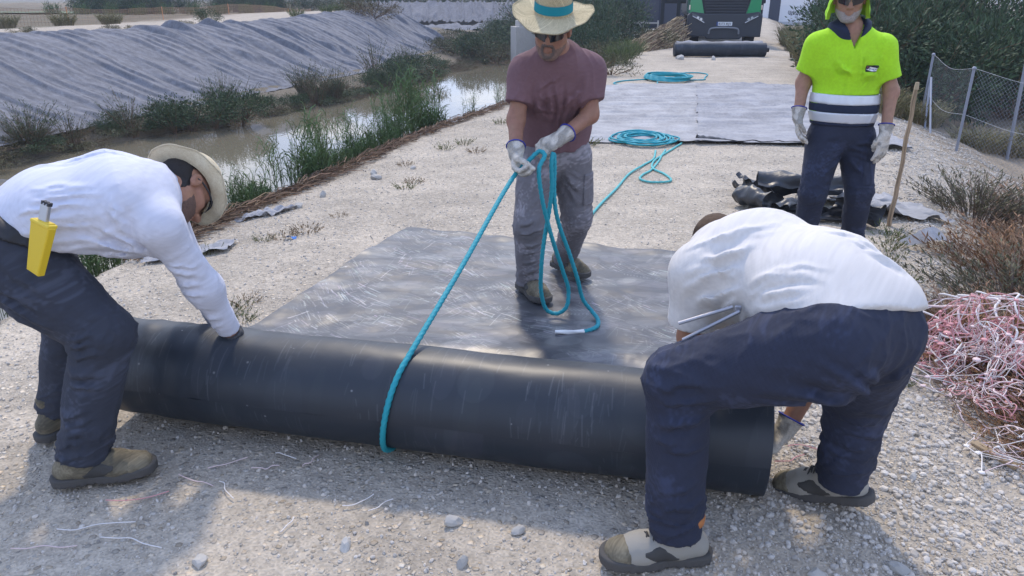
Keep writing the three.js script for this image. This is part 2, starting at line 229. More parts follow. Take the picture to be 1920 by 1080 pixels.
// single drawn-out folds: from a to b on a surface facing n
function crease(a, b, n, w, h, bend = 0) { const d = sub(b, a), l2 = dot(d, d), L = Math.sqrt(l2), N = nrm(n), m = nrm(crs(d, N)); return (x, y, z) => { const p = [x - a[0], y - a[1], z - a[2]], t = dot(p, d) / l2; if (t < 0 || t > 1) return 0; const dn = dot(p, N); if (dn > 0.3 || dn < -0.3) return 0; const s = dot(p, m) + bend * L * Math.sin(Math.PI * t) + 0.006 * n3(t * 3, w * 900, L * 50); if (s > 4 * w || s < -4 * w) return 0; const e = Math.sin(Math.PI * Math.pow(t, 0.7)); return -h * e * (Math.exp(-s * s / (w * w)) - 0.55 * Math.exp(-(s - 1.9 * w) * (s - 1.9 * w) / (w * w))); }; }
function creaseFan(k, a0, a1, b0, b1, n, w, h, seed) { const r = mulberry(seed), out = []; for (let i = 0; i < k; i++) { const t = (i + 0.2 + 0.6 * r()) / k, u = clamp(t + 0.12 * (r() - 0.5)), A = lerp3(a0, a1, t), B = lerp3(b0, b1, u), e0 = 0.25 * r(), e1 = 1 - 0.35 * r(); out.push(crease(lerp3(A, B, e0), lerp3(A, B, e1), n, w * (0.6 + 0.8 * r()), h * 1.35 * (0.5 + 0.8 * r()), 0.12 * (r() - 0.5))); } return out; }
const sumOf = (list) => (x, y, z) => { let s = 0; for (const f of list) s += f(x, y, z); return s; };

// ---- materials of cloth, leather and skin
const weave = tex(64, 64, (x, y) => 0.5 + 0.25 * Math.sin(x * Math.PI / 4) * Math.cos(y * Math.PI / 4) + 0.25 * Math.sin((x + y) * Math.PI / 8));
const cloth = (c, bump = 0.0006, o = {}, dusty = false) => { if (dusty) c = c.map((v) => v / 0.62); const t = weave.clone(); t.repeat.set(14, 14); t.needsUpdate = true; const k = tileNoise(77, 6), k2 = tileNoise(78, 48); const m = tex(256, 256, (x, y) => { const v = (dusty ? 0.8 + 0.2 * sstep(0.55, 0.9, 0.7 * k(x / 256, y / 256) + 0.45 * k2(x / 256, y / 256)) : 0.95) + 0.05 * (k(x / 256, y / 256) - 0.5) + 0.05 * (k2(x / 256, y / 256) - 0.5); return [v, v, v]; }, true); m.repeat.set(2.3, 2.3); return phys(c, 0.88, { map: m, bumpMap: t, bumpScale: bump, sheen: 0.25, sheenRoughness: 0.6, sheenColor: rgb(c[0] * 0.5 + 0.05, c[1] * 0.5 + 0.05, c[2] * 0.5 + 0.05), ...o }); };
const skinMat = (c) => phys(c, 0.55, { vertexColors: true, specularIntensity: 0.5 });
const skinTone = (x, y, z) => { const k = 1 + 0.1 * n3(x * 28, y * 28, z * 28) + 0.06 * n3(x * 90, y * 90, z * 90); return [k, k * (1 - 0.04 * n3(x * 14, y * 14, z * 14 + 4)), k]; };
const leatherGlove = (() => { const a = tileNoise(91, 9), b = tileNoise(92, 50); const t = tex(256, 256, (x, y) => { const d = sstep(0.5, 0.8, a(x / 256, y / 256)), k = 0.94 - 0.2 * d - 0.1 * b(x / 256, y / 256); return [k, k * 0.97, k * 0.93]; }, true); t.repeat.set(5, 5); return std([0.72, 0.71, 0.68], 0.85, { map: t, bumpMap: tex(128, 128, (x, y) => b(x / 128, y / 128), false, [9, 9]), bumpScale: 0.0012 }); })();
const blueTrim = std([0.03, 0.045, 0.3], 0.8);
const lensMat = phys([0.012, 0.013, 0.018], 0.08, { clearcoat: 1, clearcoatRoughness: 0.05 }), frameMat = std([0.02, 0.02, 0.025], 0.35);

// ---- frame of a head: origin, left (x), up (y), forward (z)
function frameOf(o, up, fwd) { const y = nrm(up), z = nrm(sub(fwd, [y[0] * dot(fwd, y), y[1] * dot(fwd, y), y[2] * dot(fwd, y)])), x = crs(y, z); return { o, x, y, z, to: (p) => [o[0] + x[0] * p[0] + y[0] * p[1] + z[0] * p[2], o[1] + x[1] * p[0] + y[1] * p[1] + z[1] * p[2], o[2] + x[2] * p[0] + y[2] * p[1] + z[2] * p[2]], inv: (X, Y, Z) => { const a = X - o[0], b = Y - o[1], c = Z - o[2]; return [a * x[0] + b * x[1] + c * x[2], a * y[0] + b * y[1] + c * y[2], a * z[0] + b * z[1] + c * z[2]]; }, m: new THREE.Matrix4().makeBasis(V(...x), V(...y), V(...z)).setPosition(...o) }; }
const ell = (x, y, z, cx, cy, cz, rx, ry, rz) => { const a = (x - cx) / rx, b = (y - cy) / ry, c = (z - cz) / rz, k0 = Math.sqrt(a * a + b * b + c * c), k1 = Math.sqrt(a * a / rx / rx + b * b / ry / ry + c * c / rz / rz); return k0 < 1e-6 ? -Math.min(rx, ry, rz) : k0 * (k0 - 1) / k1; };
const seg = (x, y, z, a, b, ra, rb) => { const ab = sub(b, a), q = [x - a[0], y - a[1], z - a[2]], t = clamp(dot(q, ab) / dot(ab, ab)); return Math.hypot(q[0] - t * ab[0], q[1] - t * ab[1], q[2] - t * ab[2]) - mix(ra, rb, t); };
function headField(x, y, z) {
  const ax = Math.abs(x);
  let d = ell(x, y, z, 0, 0.032, -0.012, 0.077, 0.09, 0.099);
  d = smin(d, ell(x, y, z, 0, -0.04, 0.028, 0.062, 0.078, 0.064), 0.035);
  d = smin(d, seg(ax, y, z, [0.052, -0.05, 0.0], [0.02, -0.1, 0.055], 0.022, 0.02), 0.03);
  d = smin(d, ell(x, y, z, 0, -0.102, 0.07, 0.026, 0.02, 0.018), 0.02);
  d = smin(d, seg(ax, y, z, [0.0, 0.027, 0.083], [0.04, 0.026, 0.066], 0.012, 0.012), 0.015);
  d = smin(d, seg(ax, y, z, [0.045, -0.018, 0.062], [0.052, -0.01, 0.035], 0.016, 0.016), 0.02);
  d = Math.max(d, -smin(1, ell(ax, y, z, 0.031, 0.006, 0.097, 0.018, 0.012, 0.016), 0.01));
  d = smin(d, ell(ax, y, z, 0.031, 0.006, 0.074, 0.013, 0.011, 0.013), 0.004);
  d = smin(d, seg(x, y, z, [0, 0.015, 0.087], [0, -0.03, 0.108], 0.009, 0.0125), 0.012);
  d = smin(d, ell(ax, y, z, 0.013, -0.034, 0.097, 0.009, 0.008, 0.011), 0.008);
  d = smin(d, seg(ax, y, z, [0, -0.061, 0.09], [0.022, -0.064, 0.079], 0.006, 0.004), 0.005);
  d = smin(d, seg(ax, y, z, [0, -0.073, 0.088], [0.02, -0.07, 0.079], 0.007, 0.004), 0.005);
  let e = ell(ax, y, z, 0.083, 0.0, -0.012, 0.011, 0.034, 0.021); e = Math.max(e, -ell(ax, y, z, 0.095, 0.002, -0.008, 0.009, 0.02, 0.012)); d = smin(d, e, 0.008);
  return d;
}
const inFrame = (F, f) => (X, Y, Z) => { const q = F.inv(X, Y, Z); return f(q[0], q[1], q[2]); };
const boxAt = (o, r) => [[o[0] - r, o[1] - r, o[2] - r], [o[0] + r, o[1] + r, o[2] + r]];
// ---- hand: palm, four fingers of unequal length and a thumb from the side of the palm
function handPrims(w, dir, palm, thumbSide, curl, s = 1, fat = 0, thumbIn = 0.4) {
  dir = nrm(dir); palm = nrm(sub(palm, [dir[0] * dot(palm, dir), dir[1] * dot(palm, dir), dir[2] * dot(palm, dir)])); const t = crs(dir, palm).map((v) => v * thumbSide), out = [], at = (a, b, c) => add(add(add(w, dir, a * s), t, b * s), palm, c * s);
  const off = [0.031, 0.0105, -0.0105, -0.031], len = [0.92, 1.05, 0.98, 0.78];
  for (let i = 0; i < 4; i++) {
    const kn = at(0.088 - 0.006 * Math.abs(i - 1), off[i], 0); out.push(cap(at(-0.005, off[i] * 0.55, 0), kn, (0.017 + fat) * s, (0.0125 + fat) * s, { kk: 0.012 }));
    let p = kn, th = 0;
    [0.043, 0.028, 0.022].forEach((l, j) => { th += (Array.isArray(curl) ? curl[i] : curl) * [0.8, 1, 0.7][j]; const sp = 0.12 * (1.5 - i) * (1 - Math.min(1, th)), dd = nrm([0, 1, 2].map((q) => dir[q] * Math.cos(th) + palm[q] * Math.sin(th) + t[q] * sp)), e = add(p, dd, l * len[i] * s); out.push(cap(p, e, ([0.0105, 0.0098, 0.009][j] + fat) * s, ([0.0098, 0.009, 0.0078][j] + fat) * s, { kk: 0.004 })); p = e; });
  }
  const b0 = at(0.022, 0.026, 0.006), b1 = at(0.055, 0.05, 0.006 + 0.03 * thumbIn), b2 = at(0.085, 0.05 - 0.02 * thumbIn, 0.012 + 0.06 * thumbIn), b3 = at(0.107, 0.045 - 0.045 * thumbIn, 0.014 + 0.075 * thumbIn);
  out.push(cap(b0, b1, (0.017 + fat) * s, (0.0125 + fat) * s, { kk: 0.01 }), cap(b1, b2, (0.012 + fat) * s, (0.011 + fat) * s, { kk: 0.004 }), cap(b2, b3, (0.011 + fat) * s, (0.009 + fat) * s, { kk: 0.004 }));
  return out;
}
const bootMats = { upper: (() => { const a = tileNoise(61, 8), b = tileNoise(62, 60); const t = tex(256, 256, (x, y) => { const k = 0.8 + 0.3 * (a(x / 256, y / 256) - 0.5) + 0.2 * (b(x / 256, y / 256) - 0.5); return [k, k * 0.97, k * 0.9]; }, true); t.repeat.set(4, 4); return std([0.25, 0.23, 0.185], 0.92, { map: t }); })(), grey: std([0.3, 0.28, 0.24], 0.92), dark: std([0.05, 0.048, 0.045], 0.8), sole: std([0.075, 0.07, 0.065], 0.9), orange: std([0.42, 0.16, 0.05], 0.8), lace: std([0.045, 0.042, 0.04], 0.9) };
function boot(parent, o, fwd, pitch, mat, lift = 0, extra = {}) { // o: ankle's foot on the ground, fwd horizontal
  const f0 = nrm([fwd[0], 0, fwd[2]]), r = crs([0, 1, 0], f0), f = nrm(add([f0[0] * Math.cos(pitch), 0, f0[2] * Math.cos(pitch)], [0, 1, 0], -Math.sin(pitch))), u = crs(f, r); const F = frameOf([o[0], o[1] + lift, o[2]], u, f);
  const T = F.to, S = extra.s ?? 1, q = (x, y, z) => T([x * S, y * S, z * S]), side = F.x;
  const up = [cap(q(0, 0.05, -0.06), q(0, 0.065, 0), 0.042 * S, 0.047 * S), cap(q(0, 0.062, 0), q(0, 0.045, 0.1), 0.048 * S, 0.042 * S, { side, k: 1.08 }), cap(q(0, 0.042, 0.1), q(0, 0.036, 0.165), 0.043 * S, 0.038 * S, { side, k: 1.22 }), cap(q(0, 0.08, -0.022), q(0, 0.15, -0.024), 0.047 * S, 0.052 * S, { side, k: 0.92 })].map((p) => ({ ...p, clip: [[q(0, 0.018, 0), u.map((v) => -v)], [q(0, 0.155, 0), u]] }));
  const lo = F.o.map((v) => v - 0.26), hi = F.o.map((v) => v + 0.26);
  const fu = field(up, 0.03), W = folds(0.004, 26, r, 4, 3), upF = (x, y, z) => { const d = fu(x, y, z); return Math.abs(d) < 0.03 ? d + 0.5 * W(x, y, z) : d; };
  const m = part('boot', meshField(upF, [lo, hi], 0.007), mat, parent);
  const soleF = inFrame(F, (x, y, z) => { const zz = clamp(z / S, -0.068, 0.165), R = (0.046 + 0.008 * sstep(0.0, 0.13, zz) - 0.006 * Math.exp(-Math.pow((zz - 0.02) / 0.03, 2))) * S, d2 = Math.hypot(x, z - zz * S) - R, toe = 0.012 * sstep(0.1, 0.2, z / S), h = Math.abs(y - toe - 0.014 * S) - 0.016 * S, gr = 0.0018 * Math.sin(z * 260) * (y < 0.012 ? 1 : 0); return Math.max(d2 + gr, h + 0.003 * Math.max(0, Math.sin(z * 210)) * (y < 0.008 ? 1 : 0)); });
  part('sole', meshField(soleF, [lo, hi], 0.006), bootMats.sole, m);
  const pan = inFrame(F, (x, y, z) => { const a = z / S, b = y / S; return Math.max(Math.abs(b - 0.05 - 0.25 * (a - 0.05)) - 0.008 - 0.02 * sstep(0.05, 0.0, Math.abs(a - 0.05)), Math.abs(a - 0.05) - 0.05); });
  part('side_panel', meshField((x, y, z) => Math.max(upF(x, y, z) - 0.002, pan(x, y, z)), [lo, hi], 0.006), bootMats.dark, m);
  const toe = inFrame(F, (x, y, z) => Math.max(0.135 * S - z + 0.3 * Math.max(0, y - 0.05), y - 0.09)); part('toe_cap', meshField((x, y, z) => Math.max(upF(x, y, z) - 0.0025, toe(x, y, z)), [lo, hi], 0.007), extra.toe ?? bootMats.upper, m);
  const lace = []; for (let i = 0; i < 5; i++) { const a = 0.015 + i * 0.021, hgt = 0.118 - i * 0.009; for (const s of [-1, 1]) { const c = new THREE.CatmullRomCurve3([[-0.026 * s, hgt - 0.016, a], [0, hgt + 0.006, a + 0.006], [0.026 * s, hgt - 0.016, a + 0.015]].map((p) => V(...q(...p)))); lace.push(new THREE.TubeGeometry(c, 6, 0.0032, 5)); } }
  part('laces', join(lace), bootMats.lace, m);
  if (extra.collar) { const cf = inFrame(F, (x, y, z) => Math.max(0.128 * S - y, y - 0.162 * S)); part('padded_collar', meshField((x, y, z) => Math.max(field(up.map((p) => ({ ...p, clip: undefined })), 0.03)(x, y, z) - 0.004, cf(x, y, z)), [lo, hi], 0.008), bootMats.orange, m); }
}
function sunglasses(parent, F) {
  const g = []; for (const s of [-1, 1]) { const e = gridGeo(10, 6, (u, v) => { const a = mix(-0.5, 0.5, u), b = mix(-0.5, 0.5, v), w = 0.033 * Math.sqrt(1 - 0.6 * b * b * 4 * 0.6), x = 0.036 * s + a * 2 * w, y = 0.007 + b * 0.044 * (1 - 0.3 * a * s * 2) - 0.003; return F.to([x, y, 0.105 - 6.6 * x * x]); }, (u, v) => [u, v]); g.push(e); }
  const m = part('sunglasses', join(g), lensMat, parent); lensMat.side = THREE.DoubleSide;
  const fr = []; for (const s of [-1, 1]) { fr.push(new THREE.TubeGeometry(new THREE.CatmullRomCurve3([[0.004 * s, 0.02, 0.105], [0.036 * s, 0.027, 0.1], [0.064 * s, 0.02, 0.083]].map((p) => V(...F.to(p)))), 8, 0.003, 5)); fr.push(new THREE.TubeGeometry(new THREE.CatmullRomCurve3([[0.064 * s, 0.016, 0.083], [0.08 * s, 0.016, 0.05], [0.086 * s, 0.012, -0.005], [0.084 * s, -0.01, -0.03]].map((p) => V(...F.to(p)))), 10, 0.0035, 5)); }
  part('spectacle_frame', join(fr), frameMat, m);
}
const strawTex = (() => { const r = mulberry(8), g = tileNoise(15, 40); const t = tex(256, 256, (x, y) => { const cx = Math.floor(x / 6), cy = Math.floor(y / 6), over = (cx + cy) & 1, w = over ? Math.sin((y % 6) / 6 * Math.PI) : Math.sin((x % 6) / 6 * Math.PI); return 0.35 * g(x / 256, y / 256) + 0.65 * w; }); return t; })();
function strawMat(c, c2, dark) { const g = tileNoise(16, 64), h = tileNoise(17, 10); const m = tex(256, 256, (x, y) => { const i = (Math.floor(x / 6) * 7919 + Math.floor(y / 6) * 104729) % 97 / 97, k = dark ? (i < 0.3 ? 1 : 0) * 0.7 : 0.25 * i, q = clamp(k + 0.4 * (g(x / 256, y / 256) - 0.5) + 0.2 * (h(x / 256, y / 256) - 0.5)); return [0, 1, 2].map((j) => mix(c[j], c2[j], q)); }, true); return std([1, 1, 1], 0.85, { map: m, bumpMap: strawTex, bumpScale: 0.0025, side: THREE.DoubleSide }); }
function strawHat(parent, F, { crownR = 0.088, crownH = 0.11, brim = 0.085, mat, band, sit = 0.045, roll = (a) => 0, tilt = 0, taper = 0.9, dent = 0.02 }) {
  const seg = 72, prof = [], N = 12; for (let i = 0; i <= N; i++) { const t = i / N; prof.push([crownR * mix(1, taper, t) * (1 - 0.0 * t), t * crownH]); } prof.push([crownR * taper * 0.9, crownH + 0.012], [crownR * taper * 0.7, crownH + 0.012], [crownR * taper * 0.35, crownH + 0.006 - dent], [0.0001, crownH + 0.004 - dent]);
  const lx = 1, lz = 1.13, place = (x, y, z) => { const c = Math.cos(tilt), s = Math.sin(tilt); return F.to([x * lx, sit + y * c - z * lz * s * -1 * 1, z * lz * c - y * s * 1 - 0.008]); };
  const crown = gridGeo(seg, prof.length - 1, (u, v) => { const [R, y] = prof[Math.round(v * (prof.length - 1))], a = u * Math.PI * 2; return place(Math.cos(a) * R, y + (y > crownH ? -dent * 0.6 * Math.exp(-Math.pow(Math.cos(a) * R / 0.03, 2)) : 0), Math.sin(a) * R); }, (u, v) => [u * 4.5, v * 1.6]);
  const hat = part('straw_hat', crown, mat, parent);
  const bg = gridGeo(seg, 10, (u, v) => { const a = u * Math.PI * 2, t = v, R = crownR * 1.0 + brim * t * (1 + 0.12 * Math.pow(Math.sin(a), 2)); return place(Math.cos(a) * R, 0.004 * Math.sin(a * 9) * t + roll(a, t), Math.sin(a) * R); }, (u, v) => [u * 6, v * 0.9]);
  part('brim', bg, mat, hat);
  const rim = []; for (let i = 0; i <= seg; i++) { const a = i / seg * Math.PI * 2, R = crownR + brim * (1 + 0.12 * Math.pow(Math.sin(a), 2)); rim.push(V(...place(Math.cos(a) * R, 0.004 * Math.sin(a * 9) + roll(a, 1), Math.sin(a) * R))); }
  part('brim_edge', new THREE.TubeGeometry(new THREE.CatmullRomCurve3(rim, true), 144, 0.0032, 6, true), mat, hat);
  if (band) part('hat_band', gridGeo(seg, 3, (u, v) => { const a = u * Math.PI * 2, R = crownR * mix(1, taper, (0.012 + v * 0.04) / crownH) + 0.0035; return place(Math.cos(a) * R, 0.012 + v * 0.04, Math.sin(a) * R); }), band, hat);
}
function person(J, o) { // J: joints in metres, o: look
  const g = thing('person', o.label, 'person', [0, 0, 0]);
  const hs = nrm(sub(J.hipL, J.hipR)), ss = nrm(sub(J.shL, J.shR)), ms = nrm(lerp3(hs, ss, 0.5)), b = o.bulk ?? 1, F = frameOf(J.head, J.up, J.fwd), sz = o.size ?? 1;
  const torso = (x, kx = 1) => [cap(J.pelvis, J.waist, (0.1 * b + x), (0.098 * b + x), { side: hs, k: 1.42 * kx }), cap(J.waist, J.chest, (0.098 * b + x), (0.112 * b + x), { side: ms, k: 1.4 * kx }), cap(J.chest, lerp3(J.chest, J.neck, 0.75), (0.112 * b + x), (0.068 + x), { side: ss, k: 1.35 * kx }), ...[J.shL, J.shR].map((s) => cap(lerp3(J.chest, J.neck, 0.72), s, 0.062 + x * 0.6, 0.054 + x * 0.6))];
  const arms = ['L', 'R'].flatMap((s) => [cap(J['sh' + s], J['el' + s], 0.053 * sz, 0.041 * sz), cap(J['el' + s], J['wr' + s], 0.042 * sz, 0.029 * sz)]);
  const legs = ['L', 'R'].flatMap((s) => [cap(J['hip' + s], J['kn' + s], 0.082, 0.055), cap(J['kn' + s], J['an' + s], 0.055, 0.036), cap(J['an' + s], add(add(J['an' + s], J['ft' + s], 0.09), [0, 1, 0], -0.06), 0.034, 0.022)]);
  const neckPr = [cap(J.neck, F.to([0, -0.05, -0.025]), 0.062, 0.056), cap(lerp3(J.chest, J.neck, 0.85), J.neck, 0.07, 0.062)];
  const bodyPr = [...torso(0), ...arms, ...legs, ...neckPr];
  const parts = [garment(bodyPr, 0.035, 0.013, null, skinTone)];
  const nf = field(neckPr, 0.03), hf = inFrame(F, headField);
  parts.push(meshField((x, y, z) => smin(hf(x, y, z), nf(x, y, z), 0.02), boxAt(J.head, 0.17), 0.0048, 1, skinTone));
  for (const s of ['L', 'R']) { const h = o['hand' + s]; const pr = [...handPrims(J['wr' + s], h.dir, h.palm, s === 'L' ? -1 : 1, h.curl, 0.98, h.glove ? -0.003 : 0, h.thumb), cap(lerp3(J['wr' + s], J['el' + s], 0.25), J['wr' + s], 0.031, 0.026, { kk: 0.02 })]; parts.push(garment(pr, 0.006, 0.005, null, skinTone, 0.02)); }
  const body = part('body', mergeGeometries(parts), skinMat(o.skin), g);
  // shirt
  const off = o.shirtOff ?? 0.022, hemN = nrm(sub(J.pelvis, J.waist)), hemO = o.hem ?? add(J.pelvis, hemN, 0.02), neckN = nrm(sub(F.to([0, -0.02, 0]), J.chest)), neckO = o.neckline ?? lerp3(J.chest, J.neck, 0.95);
  const shirtPr = [...torso(off, o.shirtWide ?? 1).map((p) => ({ ...p, clip: [[hemO, o.hemN ?? hemN], ...(o.hem2 ? [o.hem2] : [])] })), cap(lerp3(J.chest, J.neck, 0.7), J.neck, 0.08 + off * 0.5, 0.068, { clip: [[neckO, o.neckN ?? neckN]] }), ...(o.belly ?? []).map((p) => ({ ...p, clip: [[hemO, o.hemN ?? hemN]] }))];
  const sleeve = o.sleeve ?? 0.62;
  for (const s of ['L', 'R']) {
    const sh = J['sh' + s], el = J['el' + s], wr = J['wr' + s];
    if (sleeve <= 1) { const e = lerp3(sh, el, sleeve); shirtPr.push(cap(sh, lerp3(sh, el, Math.min(1, sleeve + 0.12)), 0.059 + off * 0.55, 0.058 + off * 0.8, { clip: [[e, nrm(sub(el, sh))]] })); }
    else { shirtPr.push(cap(sh, el, 0.06 + off * 0.5, 0.056)); const e = lerp3(el, wr, sleeve - 1); shirtPr.push(cap(el, lerp3(el, wr, Math.min(1.05, sleeve - 0.9)), 0.056, 0.042, { clip: [[e, nrm(sub(wr, el))]] })); }
  }
  const shirtF0 = field(shirtPr, o.blend ?? 0.06), sf = o.shirtFold ?? folds(0.006, 14, [0, 1, 0], 3, 1), shirtF = (x, y, z) => { const d = shirtF0(x, y, z); return Math.abs(d) > 0.06 ? d : d + sf(x, y, z); };
  const bb = boundsOf(shirtPr, 0.03);
  const cutShirt = o.shirtCut ? (x, y, z) => Math.max(shirtF(x, y, z), o.shirtCut(x, y, z, F)) : shirtF;
  const shirt = part('shirt', meshField(cutShirt, bb, o.cell ?? 0.0075), o.shirtMat, g);
  for (const [nm, off2, cut, mat] of o.shirtParts ?? []) part(nm, meshField((x, y, z) => Math.max(shirtF(x, y, z) - off2, cut(x, y, z, F)), bb, o.cell ?? 0.0075), mat, shirt);
  // trousers
  const lt = o.loose ?? 0.016, wN = nrm(sub(J.waist, J.pelvis)), wO = o.waistline ?? lerp3(J.pelvis, J.waist, 0.75);
  const trPr = [...[cap(J.pelvis, J.waist, 0.108 * b + lt * 0.6, 0.1 * b + lt * 0.5, { side: hs, k: 1.4 })].map((p) => ({ ...p, clip: [[wO, o.waistN ?? wN]] })), ...(o.seat ?? []).map((p) => ({ ...p, clip: [[wO, o.waistN ?? wN]] }))];
  for (const s of ['L', 'R']) { const hip = J['hip' + s], kn = J['kn' + s], an = J['an' + s], sd = nrm(sub(an, kn)), e = add(an, sd, o.hemDrop ?? 0.015); const wd = o.wide ?? 0; trPr.push(cap(hip, kn, 0.09 * b + lt + wd, 0.066 + lt + wd * 0.75), cap(kn, add(an, sd, 0.05), 0.066 + lt + wd * 0.75, 0.05 + lt * 1.15 + wd * 0.5, { clip: [[e, sd]] })); }
  const tf = o.legFold ?? ((x, y, z) => 0), legW = ['L', 'R'].map((s) => [J['kn' + s], J['an' + s]]);
  const base = folds(0.0038, 13, o.creaseDir ?? nrm([0.25, 1, 0.2]), 3.2, 5), base2 = folds(0.0016, 34, nrm([1, 0.5, 0.6]), 2.5, 15), cross = folds(0.011, 24, nrm([1, 0.3, 0.5]), 3.5, 9);
  const trFold = (x, y, z) => { let w = 0; for (const [k, a] of legW) { const dk = (x - k[0]) ** 2 + (y - k[1]) ** 2 + (z - k[2]) ** 2, da = (x - a[0]) ** 2 + (y - a[1] - 0.05) ** 2 + (z - a[2]) ** 2; w = Math.max(w, 0.75 * Math.exp(-dk / 0.02), Math.exp(-da / 0.016)); } return base(x, y, z) + base2(x, y, z) + w * cross(x, y, z) + tf(x, y, z); };
  const trF0 = field(trPr, 0.03), trF = (x, y, z) => { const d = trF0(x, y, z); return Math.abs(d) > 0.06 ? d : d + trFold(x, y, z); }, tb = boundsOf(trPr, 0.03);
  const tr = part('trousers', meshField(trF, tb, o.cell ?? 0.0075), o.trouserMat, g);
  for (const [nm, off2, cut, mat] of o.trouserParts ?? []) part(nm, meshField((x, y, z) => Math.max(trF(x, y, z) - off2, cut(x, y, z)), tb, o.cell ?? 0.0075), mat ?? o.trouserMat, tr);
  // gloves
  for (const s of ['L', 'R']) { const h = o['hand' + s]; if (!h.glove) continue; const wr = J['wr' + s], el = J['el' + s], ad = nrm(sub(el, wr)), e = add(wr, ad, 0.05); const pr = [...handPrims(wr, h.dir, h.palm, s === 'L' ? -1 : 1, h.curl, 1.02, 0.0032, h.thumb), cap(add(wr, nrm(h.dir), 0.01), add(wr, ad, 0.075), 0.034, 0.05, { clip: [[e, ad]], kk: 0.015 })]; const w = folds(0.003, 60, nrm(h.dir), 2, 2), f0 = field(pr, 0.006); const gm = part('glove', meshField((x, y, z) => f0(x, y, z) + w(x, y, z), boundsOf(pr, 0.02), 0.005), h.mat ?? leatherGlove, g); if (h.trim === false) continue; const ring = new THREE.TorusGeometry(0.0455, 0.0035, 6, 28); ring.applyQuaternion(new THREE.Quaternion().setFromUnitVectors(V(0, 0, 1), V(...ad))); ring.translate(...e); part('cuff_trim', ring, blueTrim, gm); }
  // boots
  for (const s of ['L', 'R']) boot(g, [J['an' + s][0], J['gr' + s] ?? 0.012, J['an' + s][2]], J['ft' + s], J['pt' + s] ?? 0, o.bootMat ?? bootMats.upper, J['lf' + s] ?? 0, { collar: o.collar, s: o.bootS ?? 1.05, toe: o.toe });
  // hair and beard: shells over the head
  for (const [nm, off2, cut, col, rough] of o.hair ?? []) { const m = std([1, 1, 1], rough ?? 0.85, { vertexColors: true }); part(nm, meshField(inFrame(F, (x, y, z) => Math.max(headField(x, y, z) + (Math.abs(x) > 0.074 ? 0.03 : 0) - off2 - 0.0015 * n3(x * 160, y * 160, z * 160), cut(x, y, z) + 0.004 * n3(x * 120 + 3, y * 120, z * 120))), boxAt(J.head, 0.16), 0.0048, 1, (x, y, z) => { const k = 0.7 + 0.6 * (0.5 + 0.5 * n3(x * 220, y * 220, z * 220)); return col.map((v) => v * k); }), m, g); }
  if (o.glasses) sunglasses(g, F);
  if (o.hat) strawHat(g, F, o.hat);
  return { g, F, shirt, tr, body, shirtF, trF };
}
// ---------------------------------------------------------------- the four workers
const navy = cloth([0.02, 0.025, 0.048], 0.0006, {}, true), charcoal = cloth([0.032, 0.037, 0.054], 0.0006, {}, true), greyTrouser = cloth([0.18, 0.168, 0.18], 0.0006, {}, true), whiteTee = cloth([0.7, 0.665, 0.63], 0.0004), whiteShirt = cloth([0.66, 0.67, 0.76], 0.0004), maroon = cloth([0.185, 0.1, 0.112], 0.0006), hivis = cloth([0.42, 0.78, 0.015], 0.0005), navyKnit = cloth([0.016, 0.024, 0.055]);
const reflective = std([0.62, 0.64, 0.68], 0.38, { metalness: 0.25 });
